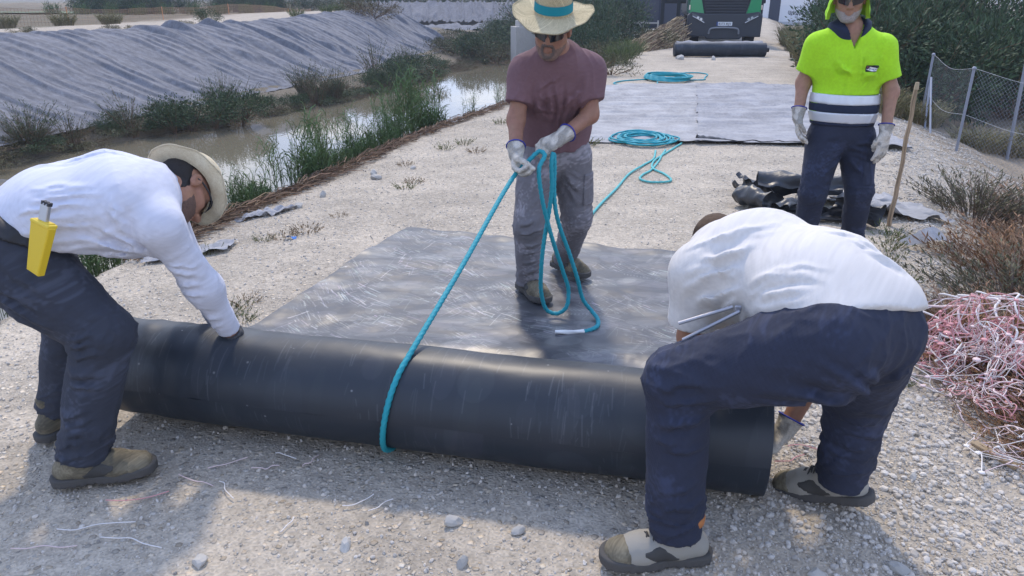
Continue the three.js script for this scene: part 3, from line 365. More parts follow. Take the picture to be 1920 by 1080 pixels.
// left: bending down in profile, straw hat, hand on the far side of the roll
const P1 = person({
  pelvis: [-1.68, 0.86, -2.39], waist: [-1.545, 0.93, -2.42], chest: [-1.345, 0.95, -2.49], neck: [-1.235, 0.965, -2.555], head: [-1.195, 0.945, -2.63], up: [0.16, 0.2, -0.96], fwd: [0.42, -0.88, 0.05],
  shR: [-1.18, 0.885, -2.39], elR: [-1.115, 0.62, -2.5], wrR: [-1.075, 0.36, -2.61], shL: [-1.3, 0.875, -2.68], elL: [-1.262, 0.55, -2.77], wrL: [-1.21, 0.3, -2.84],
  hipR: [-1.64, 0.82, -2.28], knR: [-1.375, 0.545, -2.27], anR: [-1.5, 0.11, -2.2], ftR: [0.97, 0, -0.24], hipL: [-1.74, 0.82, -2.5], knL: [-1.655, 0.46, -2.56], anL: [-1.77, 0.11, -2.53], ftL: [0.35, 0, -0.93],
}, {
  label: 'man in straw hat and white long-sleeved shirt bending over left end of black roll', skin: [0.33, 0.17, 0.11], bulk: 1.22, shirtMat: whiteShirt, trouserMat: charcoal, sleeve: 1.8, shirtOff: 0.018, loose: 0.018,
  hem: [-1.475, 0.88, -2.3], hemN: nrm([-0.5, -0.8, 0]), waistline: [-1.46, 0.905, -2.3], waistN: nrm([0.5, 0.8, 0]), wide: 0.022, trouserParts: [['belt', 0.008, (x, y, z) => Math.abs((x + 1.475) * 0.53 + (y - 0.88) * 0.848 + 0.012) - 0.018, std([0.015, 0.015, 0.018], 0.6)]],
  belly: [cap([-1.5, 0.86, -2.42], [-1.36, 0.87, -2.48], 0.14, 0.13, { side: [0.2, 0, 0.97], k: 1.2 })], seat: [cap([-1.72, 0.88, -2.34], [-1.74, 0.88, -2.46], 0.14, 0.14)],
  shirtFold: sumOf([folds(0.0022, 12, nrm([0.75, 0.35, -0.3]), 6, 1), ...creaseFan(11, [-1.52, 0.78, -2.25], [-1.6, 1.04, -2.3], [-1.2, 0.84, -2.3], [-1.32, 1.04, -2.4], [0, 0.25, 1], 0.009, 0.0075, 41), ...creaseFan(8, [-1.19, 0.79, -2.3], [-1.24, 0.84, -2.3], [-1.45, 0.8, -2.3], [-1.27, 1.05, -2.42], [0.1, 0.3, 1], 0.009, 0.008, 42), ...creaseFan(7, [-1.2, 0.8, -2.36], [-1.14, 0.42, -2.5], [-1.06, 0.76, -2.4], [-1.03, 0.46, -2.5], [0.2, 0.1, 1], 0.008, 0.006, 43), ...creaseFan(6, [-1.6, 1.03, -2.42], [-1.55, 1.06, -2.5], [-1.2, 1.05, -2.5], [-1.25, 1.06, -2.6], [0, 1, 0.2], 0.012, 0.006, 44)]), legFold: sumOf([...creaseFan(7, [-1.62, 0.9, -2.15], [-1.7, 0.66, -2.15], [-1.38, 0.68, -2.15], [-1.46, 0.5, -2.15], [0, 0.1, 1], 0.012, 0.009, 45), ...creaseFan(6, [-1.46, 0.56, -2.14], [-1.5, 0.4, -2.14], [-1.32, 0.62, -2.14], [-1.34, 0.38, -2.14], [0, 0, 1], 0.01, 0.009, 46), ...creaseFan(5, [-1.52, 0.3, -2.1], [-1.56, 0.14, -2.1], [-1.38, 0.34, -2.1], [-1.42, 0.16, -2.1], [0, 0, 1], 0.011, 0.009, 47)]), handR: { dir: [0.25, -0.9, -0.2], palm: [0.1, -0.2, 0.9], curl: 0.45, thumb: 0.5, glove: true, trim: false, mat: std([0.06, 0.06, 0.065], 0.8) }, handL: { dir: [0.3, -0.9, -0.1], palm: [0, -0.2, 0.9], curl: 0.45, thumb: 0.5, glove: true, trim: false, mat: std([0.06, 0.06, 0.065], 0.8) },
  hair: [['hair', 0.006, (x, y, z) => Math.max(z - 0.01 + 0.5 * (y < 0 ? -y : 0), -0.07 - y), [0.018, 0.014, 0.012]], ['beard', 0.002, (x, y, z) => Math.max(y + 0.042 + 0.25 * (z - 0.02), 0.02 - z, Math.hypot(x, (y + 0.067) * 1.8) < 0.022 ? 0.01 : -1), [0.12, 0.07, 0.052]]],
  glasses: true, hat: { mat: strawMat([0.93, 0.88, 0.76], [0.7, 0.6, 0.42], false), crownR: 0.087, brim: 0.05, sit: 0.04, roll: (a, t) => -0.01 * t + 0.03 * t * t * Math.pow(Math.abs(Math.cos(a)), 2) },
});
// centre: hauling the rope
const P2 = person({
  pelvis: [0.232, 0.82, -3.98], waist: [0.228, 0.97, -3.98], chest: [0.226, 1.215, -3.84], neck: [0.216, 1.352, -3.74], head: [0.186, 1.46, -3.66], up: [0.03, 0.94, 0.3], fwd: [-0.22, -0.3, 0.93],
  shR: [0.062, 1.255, -3.79], elR: [0.02, 1.035, -3.72], wrR: [0.018, 0.9, -3.545], shL: [0.388, 1.262, -3.84], elL: [0.392, 1.05, -3.79], wrL: [0.24, 0.968, -3.61],
  hipR: [0.145, 0.79, -3.95], knR: [0.092, 0.47, -3.82], anR: [0.095, 0.1, -3.95], ftR: [0.42, 0, 0.9], hipL: [0.318, 0.79, -4.0], knL: [0.368, 0.45, -4.02], anL: [0.325, 0.1, -4.33], ftL: [0.55, 0, 0.83], grR: 0.03, grL: 0.03,
}, {
  label: 'man in maroon t-shirt and wide straw hat hauling on the turquoise rope', skin: [0.3, 0.155, 0.105], bulk: 1.1, shirtMat: maroon, trouserMat: greyTrouser, sleeve: 0.66, shirtOff: 0.02, loose: 0.02, hem: [0.23, 0.845, -3.98], hemN: [0, -1, 0], waistline: [0.23, 0.92, -3.98], waistN: [0, 1, 0],
  shirtFold: sumOf([folds(0.003, 12, nrm([0.15, 1, 0.4]), 5, 3), ...creaseFan(9, [0.08, 1.28, -3.65], [0.38, 1.28, -3.7], [0.14, 0.86, -3.85], [0.34, 0.86, -3.85], [0, 0.2, 1], 0.012, 0.008, 61), ...creaseFan(5, [0.1, 1.18, -3.65], [0.12, 1.08, -3.7], [0.26, 1.3, -3.62], [0.3, 1.0, -3.75], [0, 0.2, 1], 0.01, 0.007, 62), ...creaseFan(5, [0.36, 1.2, -3.7], [0.36, 1.08, -3.7], [0.24, 1.1, -3.65], [0.24, 0.92, -3.8], [0, 0.2, 1], 0.01, 0.007, 63)]), legFold: sumOf([...creaseFan(6, [0.2, 0.78, -3.85], [0.24, 0.7, -3.85], [0.08, 0.7, -3.78], [0.06, 0.52, -3.75], [0, 0, 1], 0.012, 0.008, 64), ...creaseFan(6, [0.28, 0.76, -3.88], [0.26, 0.7, -3.88], [0.42, 0.66, -3.88], [0.4, 0.45, -3.9], [0, 0, 1], 0.012, 0.008, 65), ...creaseFan(6, [0.02, 0.5, -3.75], [0.03, 0.14, -3.85], [0.18, 0.54, -3.75], [0.18, 0.18, -3.85], [0, 0, 1], 0.011, 0.008, 66)]), handR: { dir: [0.1, -0.75, 0.6], palm: [0.75, 0.25, 0.35], curl: 0.95, thumb: 0.9, glove: true }, handL: { dir: [-0.85, -0.35, 0.35], palm: [-0.1, -0.75, -0.5], curl: 0.85, thumb: 0.9, glove: true },
  hair: [['hair', 0.005, (x, y, z) => Math.max(z - 0.0 + 0.5 * (y < 0 ? -y : 0), -0.05 - y), [0.02, 0.017, 0.016]], ['goatee', 0.003, (x, y, z) => { const q = Math.hypot(x / 1.05, (y + 0.07) / 1.25); return Math.max(Math.abs(q - 0.026) - 0.0075, 0.03 - z); }, [0.115, 0.085, 0.075]], ['stubble', 0.0012, (x, y, z) => Math.max(y + 0.05 + 0.2 * (z - 0.02), 0.0 - z, Math.hypot(x, (y + 0.067) * 1.6) < 0.022 ? 0.01 : -1), [0.19, 0.12, 0.095]]],
  glasses: true, hat: { mat: strawMat([0.88, 0.82, 0.66], [0.4, 0.33, 0.24], true), band: std([0.0, 0.2, 0.25], 0.8), crownR: 0.087, crownH: 0.115, brim: 0.098, sit: 0.08, taper: 0.93, roll: (a, t) => -0.028 * t + 0.045 * t * t * Math.pow(Math.abs(Math.cos(a)), 1.5) },
  trouserParts: [['cargo_pocket', 0.007, (x, y, z) => Math.max(0.385 - x, Math.abs(y - 0.63) - 0.09), undefined]],
});
// right: back turned, bent double over the right end of the roll
const P3 = person({
  pelvis: [0.905, 0.765, -1.81], waist: [0.862, 0.83, -1.97], chest: [0.755, 0.832, -2.17], neck: [0.672, 0.81, -2.34], head: [0.735, 0.785, -2.5], up: [-0.1, -0.45, -0.8], fwd: [0.0, -0.85, 0.5],
  shL: [0.56, 0.825, -2.1], elL: [0.568, 0.6, -2.12], wrL: [0.66, 0.36, -2.24], shR: [0.93, 0.77, -2.38], elR: [1.085, 0.44, -2.3], wrR: [0.948, 0.195, -2.22],
  hipL: [0.82, 0.75, -1.75], knL: [0.475, 0.585, -1.87], anL: [0.49, 0.11, -1.8], ftL: [-1, 0, 0.1], hipR: [0.995, 0.73, -1.88], knR: [1.09, 0.4, -2.05], anR: [1.09, 0.11, -2.05], ftR: [-0.75, 0, -0.65], ptR: 0.35, lfR: 0.03,
}, {
  label: 'man in white t-shirt and navy trousers bent double at right end of black roll', skin: [0.33, 0.17, 0.11], bulk: 1.15, shirtMat: whiteTee, trouserMat: navy, sleeve: 0.75, shirtOff: 0.03, loose: 0.02, wide: 0.016, collar: true, toe: bootMats.upper, bootMat: bootMats.grey,
  hem: [0.93, 0.825, -1.8], hemN: nrm([0.1, -0.82, 0.56]), waistline: [0.92, 0.845, -1.84], waistN: nrm([-0.1, 0.82, -0.56]), seat: [cap([0.85, 0.755, -1.77], [0.99, 0.75, -1.85], 0.12, 0.12)], belly: [cap([0.85, 0.79, -1.83], [1.0, 0.79, -1.89], 0.135, 0.135), cap([0.87, 0.815, -1.9], [0.95, 0.82, -2.05], 0.15, 0.14), cap([0.83, 0.8, -1.95], [0.75, 0.8, -2.15], 0.16, 0.15)],
  shirtFold: sumOf([folds(0.0016, 11, nrm([0.35, 0.75, -0.3]), 6, 6), ...creaseFan(10, [0.5, 0.7, -2.02], [0.5, 0.9, -2.1], [0.68, 0.78, -1.9], [0.82, 0.98, -2.12], [-0.3, 0.7, 0.6], 0.01, 0.0085, 51), ...creaseFan(5, [0.62, 0.8, -1.88], [0.66, 0.9, -1.9], [0.86, 0.86, -1.72], [0.92, 0.92, -1.8], [0, 0.75, 0.65], 0.009, 0.006, 52), ...creaseFan(5, [0.85, 0.97, -2.0], [0.95, 0.95, -1.9], [1.08, 0.93, -2.0], [1.08, 0.88, -1.85], [0.2, 0.9, 0.4], 0.011, 0.006, 53)]), legFold: sumOf([...creaseFan(8, [0.93, 0.58, -1.68], [0.98, 0.64, -1.7], [0.52, 0.6, -1.74], [0.78, 0.84, -1.66], [0, 0.2, 1], 0.013, 0.009, 54), ...creaseFan(5, [0.94, 0.6, -1.7], [0.98, 0.64, -1.72], [1.12, 0.82, -1.75], [1.1, 0.66, -1.78], [0, 0.2, 1], 0.012, 0.008, 55), ...creaseFan(7, [0.37, 0.6, -1.76], [0.4, 0.4, -1.74], [0.56, 0.66, -1.74], [0.55, 0.42, -1.72], [0, 0, 1], 0.011, 0.009, 56), ...creaseFan(5, [0.41, 0.3, -1.72], [0.41, 0.16, -1.72], [0.56, 0.36, -1.7], [0.56, 0.18, -1.7], [0, 0, 1], 0.011, 0.009, 57), ...creaseFan(6, [1.0, 0.5, -1.95], [1.0, 0.25, -1.95], [1.17, 0.46, -1.98], [1.17, 0.22, -1.98], [0, 0, 1], 0.011, 0.009, 58)]), handL: { dir: [0.2, -0.9, -0.3], palm: [0.3, 0, -0.9], curl: 0.4, thumb: 0.5, glove: true }, handR: { dir: [-0.75, -0.55, 0.3], palm: [-0.5, 0.6, 0], curl: 0.5, thumb: 0.5, glove: true },
  hair: [['hair', 0.009, (x, y, z) => Math.max(z - 0.05, -0.06 - y), [0.07, 0.04, 0.022]]],
});
// standing: yellow work polo
const bandCut = (y0, y1) => (x, y, z) => Math.max(y0 - y - 0.02 * (x - 2.08), y + 0.02 * (x - 2.08) - y1);
const P4 = person({
  pelvis: [2.09, 0.8, -4.75], waist: [2.083, 0.965, -4.75], chest: [2.07, 1.24, -4.77], neck: [2.045, 1.43, -4.75], head: [2.0, 1.59, -4.71], up: [-0.05, 0.98, 0.12], fwd: [-0.3, -0.2, 0.93],
  shR: [1.878, 1.325, -4.78], elR: [1.835, 1.1, -4.82], wrR: [1.8, 0.905, -4.74], shL: [2.245, 1.312, -4.71], elL: [2.325, 1.06, -4.67], wrL: [2.29, 0.825, -4.58],
  hipR: [2.0, 0.76, -4.75], knR: [1.935, 0.43, -4.66], anR: [1.955, 0.1, -4.76], ftR: [-0.25, 0, 0.95], hipL: [2.19, 0.76, -4.75], knL: [2.23, 0.43, -4.66], anL: [2.285, 0.1, -4.76], ftL: [0.35, 0, 0.93],
}, {
  label: 'man in yellow high-visibility polo and navy trousers standing by the scrap membrane', skin: [0.34, 0.19, 0.13], bulk: 1.15, shirtMat: hivis, trouserMat: navy, sleeve: 0.72, shirtOff: 0.022, loose: 0.02, hem: [2.09, 0.86, -4.75], hemN: [0, -1, 0], waistline: [2.09, 0.91, -4.75], waistN: [0, 1, 0],
  shirtFold: sumOf([folds(0.003, 11, nrm([0.25, 1, 0.1]), 5, 2), ...creaseFan(6, [1.93, 1.3, -4.65], [1.95, 1.16, -4.65], [2.05, 1.06, -4.6], [2.1, 1.2, -4.6], [0, 0, 1], 0.012, 0.008, 71), ...creaseFan(6, [2.22, 1.3, -4.6], [2.2, 1.14, -4.6], [2.1, 1.04, -4.6], [2.04, 1.2, -4.6], [0, 0, 1], 0.012, 0.008, 72), ...creaseFan(5, [1.97, 1.32, -4.65], [2.16, 1.34, -4.62], [1.99, 0.9, -4.62], [2.16, 0.9, -4.6], [0, 0, 1], 0.012, 0.006, 73)]), legFold: sumOf([...creaseFan(6, [2.08, 0.76, -4.62], [2.1, 0.66, -4.62], [1.93, 0.74, -4.6], [1.92, 0.5, -4.58], [0, 0, 1], 0.013, 0.009, 74), ...creaseFan(6, [2.1, 0.76, -4.62], [2.1, 0.66, -4.62], [2.27, 0.74, -4.6], [2.26, 0.48, -4.58], [0, 0, 1], 0.013, 0.009, 75)]), shirtCut: (x, y, z) => Math.max(x > 1.9 && x < 2.27 && y < 1.3 ? 1.045 - y : -1, -Math.max(Math.abs(x - 2.045) - (y - 1.31) * 0.42, -4.74 - z)),
  shirtParts: [['collar', 0.016, (x, y, z) => Math.max(Math.hypot(x - 2.045, (y - 1.42) * (z > -4.745 ? 0.75 : 1.1), z + 4.76) - 0.124, 1.3 - y, -Math.max(Math.abs(x - 2.045) - (y - 1.31) * 0.42, -4.74 - z)), navyKnit], ['reflective_band', 0.004, bandCut(0.985, 1.045), reflective], ['navy_panel', 0.002, bandCut(0.935, 0.987), navyKnit], ['reflective_band', 0.004, bandCut(0.875, 0.937), reflective], ['navy_hem', 0.002, bandCut(0.84, 0.877), navyKnit]],
  handR: { dir: [0.05, -0.95, 0.2], palm: [0.85, 0, 0.4], curl: 0.4, thumb: 0.4, glove: true }, handL: { dir: [-0.05, -0.98, 0.12], palm: [-0.45, -0.1, -0.9], curl: 0.22, thumb: 0.3, glove: true },
  hair: [['beard', 0.002, (x, y, z) => Math.max(y + 0.045 + 0.25 * (z - 0.02), 0.0 - z, Math.hypot(x, (y + 0.067) * 1.8) < 0.02 ? 0.01 : -1), [0.3, 0.26, 0.24]]], glasses: true,
});

// --- standing man: cap with neck flap, navy collar, breast pocket with badge
{
  const F = P4.F, capM = cloth([0.5, 0.92, 0.05], 0.0005, { side: THREE.DoubleSide });
  const cp = part('cap', meshField(inFrame(F, (x, y, z) => Math.max(ell(x, y, z, 0, 0.032, -0.012, 0.089, 0.1, 0.112), 0.05 - y + 0.1 * Math.min(0, z))), boxAt(P4.F.o, 0.19), 0.006), capM, P4.g);
  part('visor', gridGeo(20, 6, (u, v) => { const a = mix(-1, 1, u), R = 0.1 + 0.065 * v * (1 - 0.5 * a * a); return F.to([Math.sin(a * 1.05) * R * 0.92, 0.062 - 0.02 * v * v - 0.02 * a * a, Math.cos(a * 1.05) * R - 0.012]); }), capM, cp);
  part('neck_flap', gridGeo(40, 12, (u, v) => { const a = mix(1.05, 2 * Math.PI - 1.05, u), R = mix(0.098, 0.128 + 0.02 * Math.cos(a * 6), v); return F.to([Math.sin(a) * R * 0.92 + 0.01 * n2(u * 5, v * 2), 0.07 - 0.165 * v - 0.02 * Math.sin(u * 9) * v, Math.cos(a) * R - 0.012]); }), capM, cp);
  const hit = (f, x, y, z0, lift) => { let z = z0; for (let i = 0; i < 200 && f(x, y, z) > 0.0005; i++) z -= Math.max(0.0015, f(x, y, z) * 0.7); return [x, y, z + lift]; };
  const onChest = (x0, x1, y0, y1, n, m, lift) => gridGeo(n, m, (u, v) => hit(P4.shirtF, mix(x0, x1, u), mix(y0, y1, v), -4.4, lift), (u, v) => [u, v]);
  const pk = part('breast_pocket', onChest(2.1, 2.205, 1.135, 1.265, 12, 12, 0.004), hivis, P4.shirt);
  const cv = document.createElement('canvas'); cv.width = 256; cv.height = 128; const c = cv.getContext('2d'); c.fillStyle = '#e6e8e4'; c.beginPath(); c.moveTo(20, 20); c.lineTo(100, 30); c.lineTo(250, 60); c.lineTo(250, 112); c.lineTo(120, 116); c.lineTo(20, 80); c.fill(); c.fillStyle = '#3c3f5c'; c.beginPath(); c.arc(48, 48, 34, 0, 7); c.fill(); c.fillStyle = '#c8452f'; c.beginPath(); c.arc(40, 38, 12, 0, 7); c.fill(); c.fillStyle = '#2c3150'; c.font = 'bold 50px sans-serif'; c.fillText('Tragsa', 84, 96, 160); const bt = new THREE.CanvasTexture(cv); bt.colorSpace = THREE.SRGBColorSpace;
  part('badge', onChest(2.115, 2.187, 1.185, 1.222, 8, 5, 0.007), std([1, 1, 1], 0.6, { map: bt }), pk);
  part('pocket_hem', onChest(2.098, 2.207, 1.258, 1.268, 12, 2, 0.006), hivis, pk);
  part('thigh_pocket', gridGeo(8, 8, (u, v) => { const y = mix(0.5, 0.64, v), x = mix(2.2, 2.3, u); return hit(P4.trF, x, y, -4.4, 0.006); }), navy, P4.tr);
}
// --- left man's yellow knife holster on the belt; right man's pliers
{
  const h = thing('knife_holster', 'yellow knife holster hanging at the hip of the man in white shirt', 'holster', [-1.425, 0.925, -2.165]); h.rotation.set(-0.25, -0.35, -0.32);
  const s = new THREE.Shape([[-0.022, -0.115], [0.018, -0.12], [0.034, 0.03], [0.028, 0.042], [-0.03, 0.04], [-0.036, 0.03]].map((p) => new THREE.Vector2(...p))); const g = new THREE.ExtrudeGeometry(s, { depth: 0.018, bevelEnabled: true, bevelSize: 0.005, bevelThickness: 0.005, bevelSegments: 3 }); part('sheath', g, std([0.68, 0.47, 0.02], 0.45), h);
  part('rim', box(0.078, 0.012, 0.034, -0.001, 0.037, 0.009, 0.004), std([0.72, 0.52, 0.04], 0.45), h);
  const m = std([0.45, 0.46, 0.48], 0.35, { metalness: 0.6 }); part('knife_handle', box(0.034, 0.062, 0.014, -0.004, 0.07, 0.009, 0.004), m, h); for (const x of [-0.014, -0.002, 0.01]) part('knife_tip', box(0.008, 0.012, 0.016, x, 0.1, 0.009, 0.002), std([0.03, 0.03, 0.035], 0.5), h);
  const p = thing('pliers', 'steel pliers with pale handles sticking out at the waist of the bent man', 'pliers'), st = std([0.36, 0.36, 0.39], 0.4, { metalness: 0.5 }); part('handle', bar([0.475, 0.735, -1.93], [0.62, 0.79, -1.92], 0.0055, 8), st, p); part('handle', bar([0.487, 0.69, -1.915], [0.635, 0.785, -1.9], 0.0055, 8), st, p); part('joint', box(0.02, 0.018, 0.012, 0.632, 0.79, -1.91, 0.004), st, p);
}
// ---------------------------------------------------------------- black membrane: roll and unrolled sheet
const strokes = (w, h, base, f) => { const cv = document.createElement('canvas'); cv.width = w; cv.height = h; const c = cv.getContext('2d'); c.fillStyle = base; c.fillRect(0, 0, w, h); f(c, mulberry(w + h)); const t = new THREE.CanvasTexture(cv); t.colorSpace = THREE.SRGBColorSpace; t.wrapS = t.wrapT = THREE.RepeatWrapping; return t; };
const sheetDust = strokes(1024, 1024, 'rgb(66,67,71)', (c, r) => {
  for (let i = 0; i < 700; i++) { const x = r() * 1024, y = r() * 1024, k = fbm2(x / 260, y / 260, 3); if (k < -0.12) continue; c.fillStyle = `rgba(172,170,166,${0.06 + 0.12 * r()})`; c.beginPath(); c.ellipse(x, y, 15 + 60 * r(), 8 + 22 * r(), -0.5 + r() * 0.5, 0, 7); c.fill(); }
  for (let i = 0; i < 12000; i++) { const x = r() * 1024, y = r() * 1024, k = fbm2(x / 170 + 5, y / 170, 4) + 0.25 * sstep(500, 150, Math.hypot(x - 150, y - 330)); if (k < 0.02) continue; const a = 0.5 + 0.45 * n2(x / 420, y / 420) + (r() < 0.15 ? 1.2 : 0) + 0.35 * (r() - 0.5), l = 6 + r() * r() * 70; c.strokeStyle = `rgba(${185 + 30 * r() | 0},${184 + 30 * r() | 0},${180 + 28 * r() | 0},${0.1 + 0.6 * r() * clamp(k * 2.5)})`; c.lineWidth = 0.5 + r() * r() * 3; c.beginPath(); c.moveTo(x, y); c.quadraticCurveTo(x + Math.cos(a) * l * 0.5 + 3 * r(), y + Math.sin(a) * l * 0.5, x + Math.cos(a) * l, y + Math.sin(a) * l); c.stroke(); }
  for (let i = 0; i < 900; i++) { const x = r() * 1024, y = r() * 1024; c.strokeStyle = `rgba(40,41,45,${0.2 + 0.3 * r()})`; c.lineWidth = 0.7 + r() * 1.5; c.beginPath(); c.moveTo(x, y); c.lineTo(x + (r() - 0.3) * 50, y + (r() - 0.6) * 22); c.stroke(); }
  for (let q = 0; q < 16; q++) { const x0 = 300 + r() * 700, y0 = r() * 1000, an = r() * 3; for (let i = 0; i < 8; i++) for (const s of [-1, 1]) { const px = x0 + Math.cos(an) * i * 9 - Math.sin(an) * s * 8, py = y0 + Math.sin(an) * i * 9 + Math.cos(an) * s * 8; c.strokeStyle = 'rgba(190,187,180,0.35)'; c.lineWidth = 2.6; c.beginPath(); c.moveTo(px, py); c.lineTo(px + Math.cos(an + s) * 9, py + Math.sin(an + s) * 9); c.stroke(); } }
});
const rollDust = strokes(1024, 512, 'rgb(40,46,54)', (c, r) => {
  for (let i = 0; i < 260; i++) { const x = r() * 1024, y = r() * 512, k = fbm2(x / 150, y / 60, 3); if (k < 0) continue; c.fillStyle = `rgba(120,120,122,${0.03 + 0.07 * r()})`; c.beginPath(); c.ellipse(x, y, 6 + 30 * r(), 20 + 60 * r(), 0.1, 0, 7); c.fill(); }
  for (let i = 0; i < 1500; i++) { const x = r() * 1024, y = r() * 512, k = fbm2(x / 120 + 3, y / 200, 3); if (k < -0.02) continue; c.strokeStyle = `rgba(165,165,165,${0.05 + 0.2 * r()})`; c.lineWidth = 0.5 + r() * 1.2; c.beginPath(); c.moveTo(x, y); c.lineTo(x + (r() - 0.5) * 8, y + 6 + 46 * r()); c.stroke(); }
  for (let i = 0; i < 420; i++) { const x = 60 + 330 * r(), y = 90 + 150 * r(), k = n2(x / 40, y / 60); if (k < 0.1) continue; c.strokeStyle = `rgba(175,175,172,${0.1 + 0.3 * r()})`; c.lineWidth = 0.6 + 2 * r(); c.beginPath(); c.moveTo(x, y); c.quadraticCurveTo(x + 6 * (r() - 0.5), y + 10, x + 14 * (r() - 0.5), y + 6 + 34 * r()); c.stroke(); }
  for (let i = 0; i < 60; i++) { c.fillStyle = `rgba(190,188,182,${0.2 + 0.5 * r()})`; c.beginPath(); c.arc(r() * 1024, r() * 512, 0.6 + r() * 1.5, 0, 7); c.fill(); }
});
const fineBump = (() => { const a = tileNoise(201, 30), b = tileNoise(202, 100); return tex(256, 256, (x, y) => 0.6 * a(x / 256, y / 256) + 0.4 * b(x / 256, y / 256)); })();
const sheetMat = phys([1, 1, 1], 0.4, { map: sheetDust, bumpMap: fineBump, bumpScale: 0.002, specularIntensity: 0.9, side: THREE.DoubleSide });
const rollMat = phys([1, 1, 1], 0.44, { map: rollDust, bumpMap: fineBump, bumpScale: 0.0004, specularIntensity: 0.8, side: THREE.DoubleSide });
const plainMembrane = phys([0.032, 0.034, 0.04], 0.42, { bumpMap: fineBump, bumpScale: 0.003, side: THREE.DoubleSide });
const membrane = thing('membrane_roll', 'large black membrane roll with its unrolled sheet spread behind it on the gravel', 'membrane roll');
{
  const A = [-1.57, 0.205, -2.705], B = [0.865, 0.2, -2.175], ax = nrm(sub(B, A)), up = [0, 1, 0], sd = nrm(crs(ax, up)), R = 0.193, L = Math.hypot(...sub(B, A)); // sd points away from the camera
  const pt = (t, a, r) => add(add(lerp3(A, B, t), up, Math.sin(a) * r), sd, Math.cos(a) * r);
  const rad = (t, a) => R * (1 + 0.032 * n2(t * 3 + 2, Math.cos(a) * 0.8) + 0.01 * Math.sin(a * 2 + t * 4)) - 0.012 * Math.exp(-Math.pow((t - 0.31) / 0.02, 2) - Math.pow((a - 2.4) / 0.25, 2)) - 0.014 * Math.exp(-Math.pow((t - 0.36) / 0.012, 2) - Math.pow((a - 2.7) / 0.3, 2)) + 0.0045 * n2(t * 16, a * 0.8) * sstep(0.4, 0.1, t) + 0.0012 * n2(t * 14, a * 1.2) + 0.01 * sstep(0.03, 0.0, t) * n2(a * 2, 5);
  const flat = (p) => [p[0], Math.max(p[1], 0.016 + 0.2 * (p[1] - 0.016) * 0), p[2]];
  const roll = part('rolled_part', gridGeo(260, 96, (u, v) => flat(pt(u, v * Math.PI * 2, rad(u, v * Math.PI * 2))), (u, v) => [u, v]), rollMat, membrane);
  for (const [t, s] of [[0, 1], [1, -1]]) { // wound layers seen at each end
    part('wound_end', gridGeo(96, 34, (u, v) => { const a = u * Math.PI * 2, k = v * 34, r = mix(rad(t, a), 0.055, v); return flat(add(pt(t, a + 0.3 * v, r), ax, s * (0.002 + (k % 2) * 0.008 + 0.006 * n2(k * 3, t)))); }, (u, v) => [u * 3, v]), plainMembrane, roll);
  }
  const bl = [-0.775, -5.275], br = [1.66, -4.49];
  part('unrolled_sheet', gridGeo(150, 190, (u, v) => {
    const x0 = mix(A[0], B[0], u), z0 = mix(A[2], B[2], u), x1 = mix(bl[0], br[0], u), z1 = mix(bl[1], br[1], u), back = 0.02, d = v * Math.hypot(x1 - x0, z1 - z0);
    const x = mix(x0 + sd[0] * back, x1, v) + 0.012 * n2(v * 4, u * 9) * (u < 0.02 || u > 0.98 ? 1 : 0), z = mix(z0 + sd[2] * back, z1, v) + 0.025 * v * n2(u * 5, 3);
    const hump = 0.075 * Math.exp(-Math.pow((d - 0.3 - 0.12 * n2(u * 3, 1)) / 0.13, 2)) * sstep(0.05, 0.3, u) + 0.02 * Math.exp(-Math.pow((d - 0.72 - 0.2 * u) / 0.09, 2));
    const edge = Math.min(u, 1 - u, 1 - v), lift = 0.012 * sstep(0.05, 0, edge) * (0.6 + 0.6 * n2(u * 7, v * 7));
    return [x, groundY(x, z) + 0.016 + hump + lift + 0.008 * fbm2(x * 2.2, z * 2.2, 3) + 0.006, z];
  }, (u, v) => [u, v]), sheetMat, membrane);
}
// ---------------------------------------------------------------- three-strand ropes
const ropeMat = std([0.012, 0.3, 0.36], 0.62, { bumpMap: fineBump, bumpScale: 0.0015 }), ropePale = std([0.09, 0.42, 0.42], 0.7), tapeMat = std([0.75, 0.75, 0.73], 0.7);
function ropeGeo(pts, r, step = 0.009, twist = 70, T0 = 0, T1 = 1) {
  const c = new THREE.CatmullRomCurve3(pts.map((p) => V(...p)), false, 'centripetal'), L = c.getLength(), n = Math.ceil(L * (T1 - T0) / step), fr = [], m = 15, p = [], uv = [], idx = [];
  let N = null; c.arcLengthDivisions = 1200; c.updateArcLengths();
  for (let i = 0; i <= n; i++) {
    const t = mix(T0, T1, i / n), C = c.getPointAt(t), T = c.getTangentAt(t); if (!N) N = Math.abs(T.y) < 0.9 ? V(0, 1, 0) : V(1, 0, 0); N = N.clone().addScaledVector(T, -N.dot(T)).normalize(); const Bn = T.clone().cross(N);
    for (let k = 0; k <= m; k++) { const a = k / m * Math.PI * 2, q = r * (0.68 + 0.36 * Math.abs(Math.cos(1.5 * (a - twist * t * L)))); p.push(C.x + q * (N.x * Math.cos(a) + Bn.x * Math.sin(a)), C.y + q * (N.y * Math.cos(a) + Bn.y * Math.sin(a)), C.z + q * (N.z * Math.cos(a) + Bn.z * Math.sin(a))); uv.push(k / m, t * L * 8); }
  }
  for (let i = 0; i < n; i++) for (let k = 0; k < m; k++) { const a = i * (m + 1) + k, b = a + 1, d = a + m + 1; idx.push(a, d, b, b, d, d + 1); }
  const g = new THREE.BufferGeometry(); g.setAttribute('position', new THREE.Float32BufferAttribute(p, 3)); g.setAttribute('uv', new THREE.Float32BufferAttribute(uv, 2)); g.setIndex(idx); g.computeVertexNormals(); return g;
}
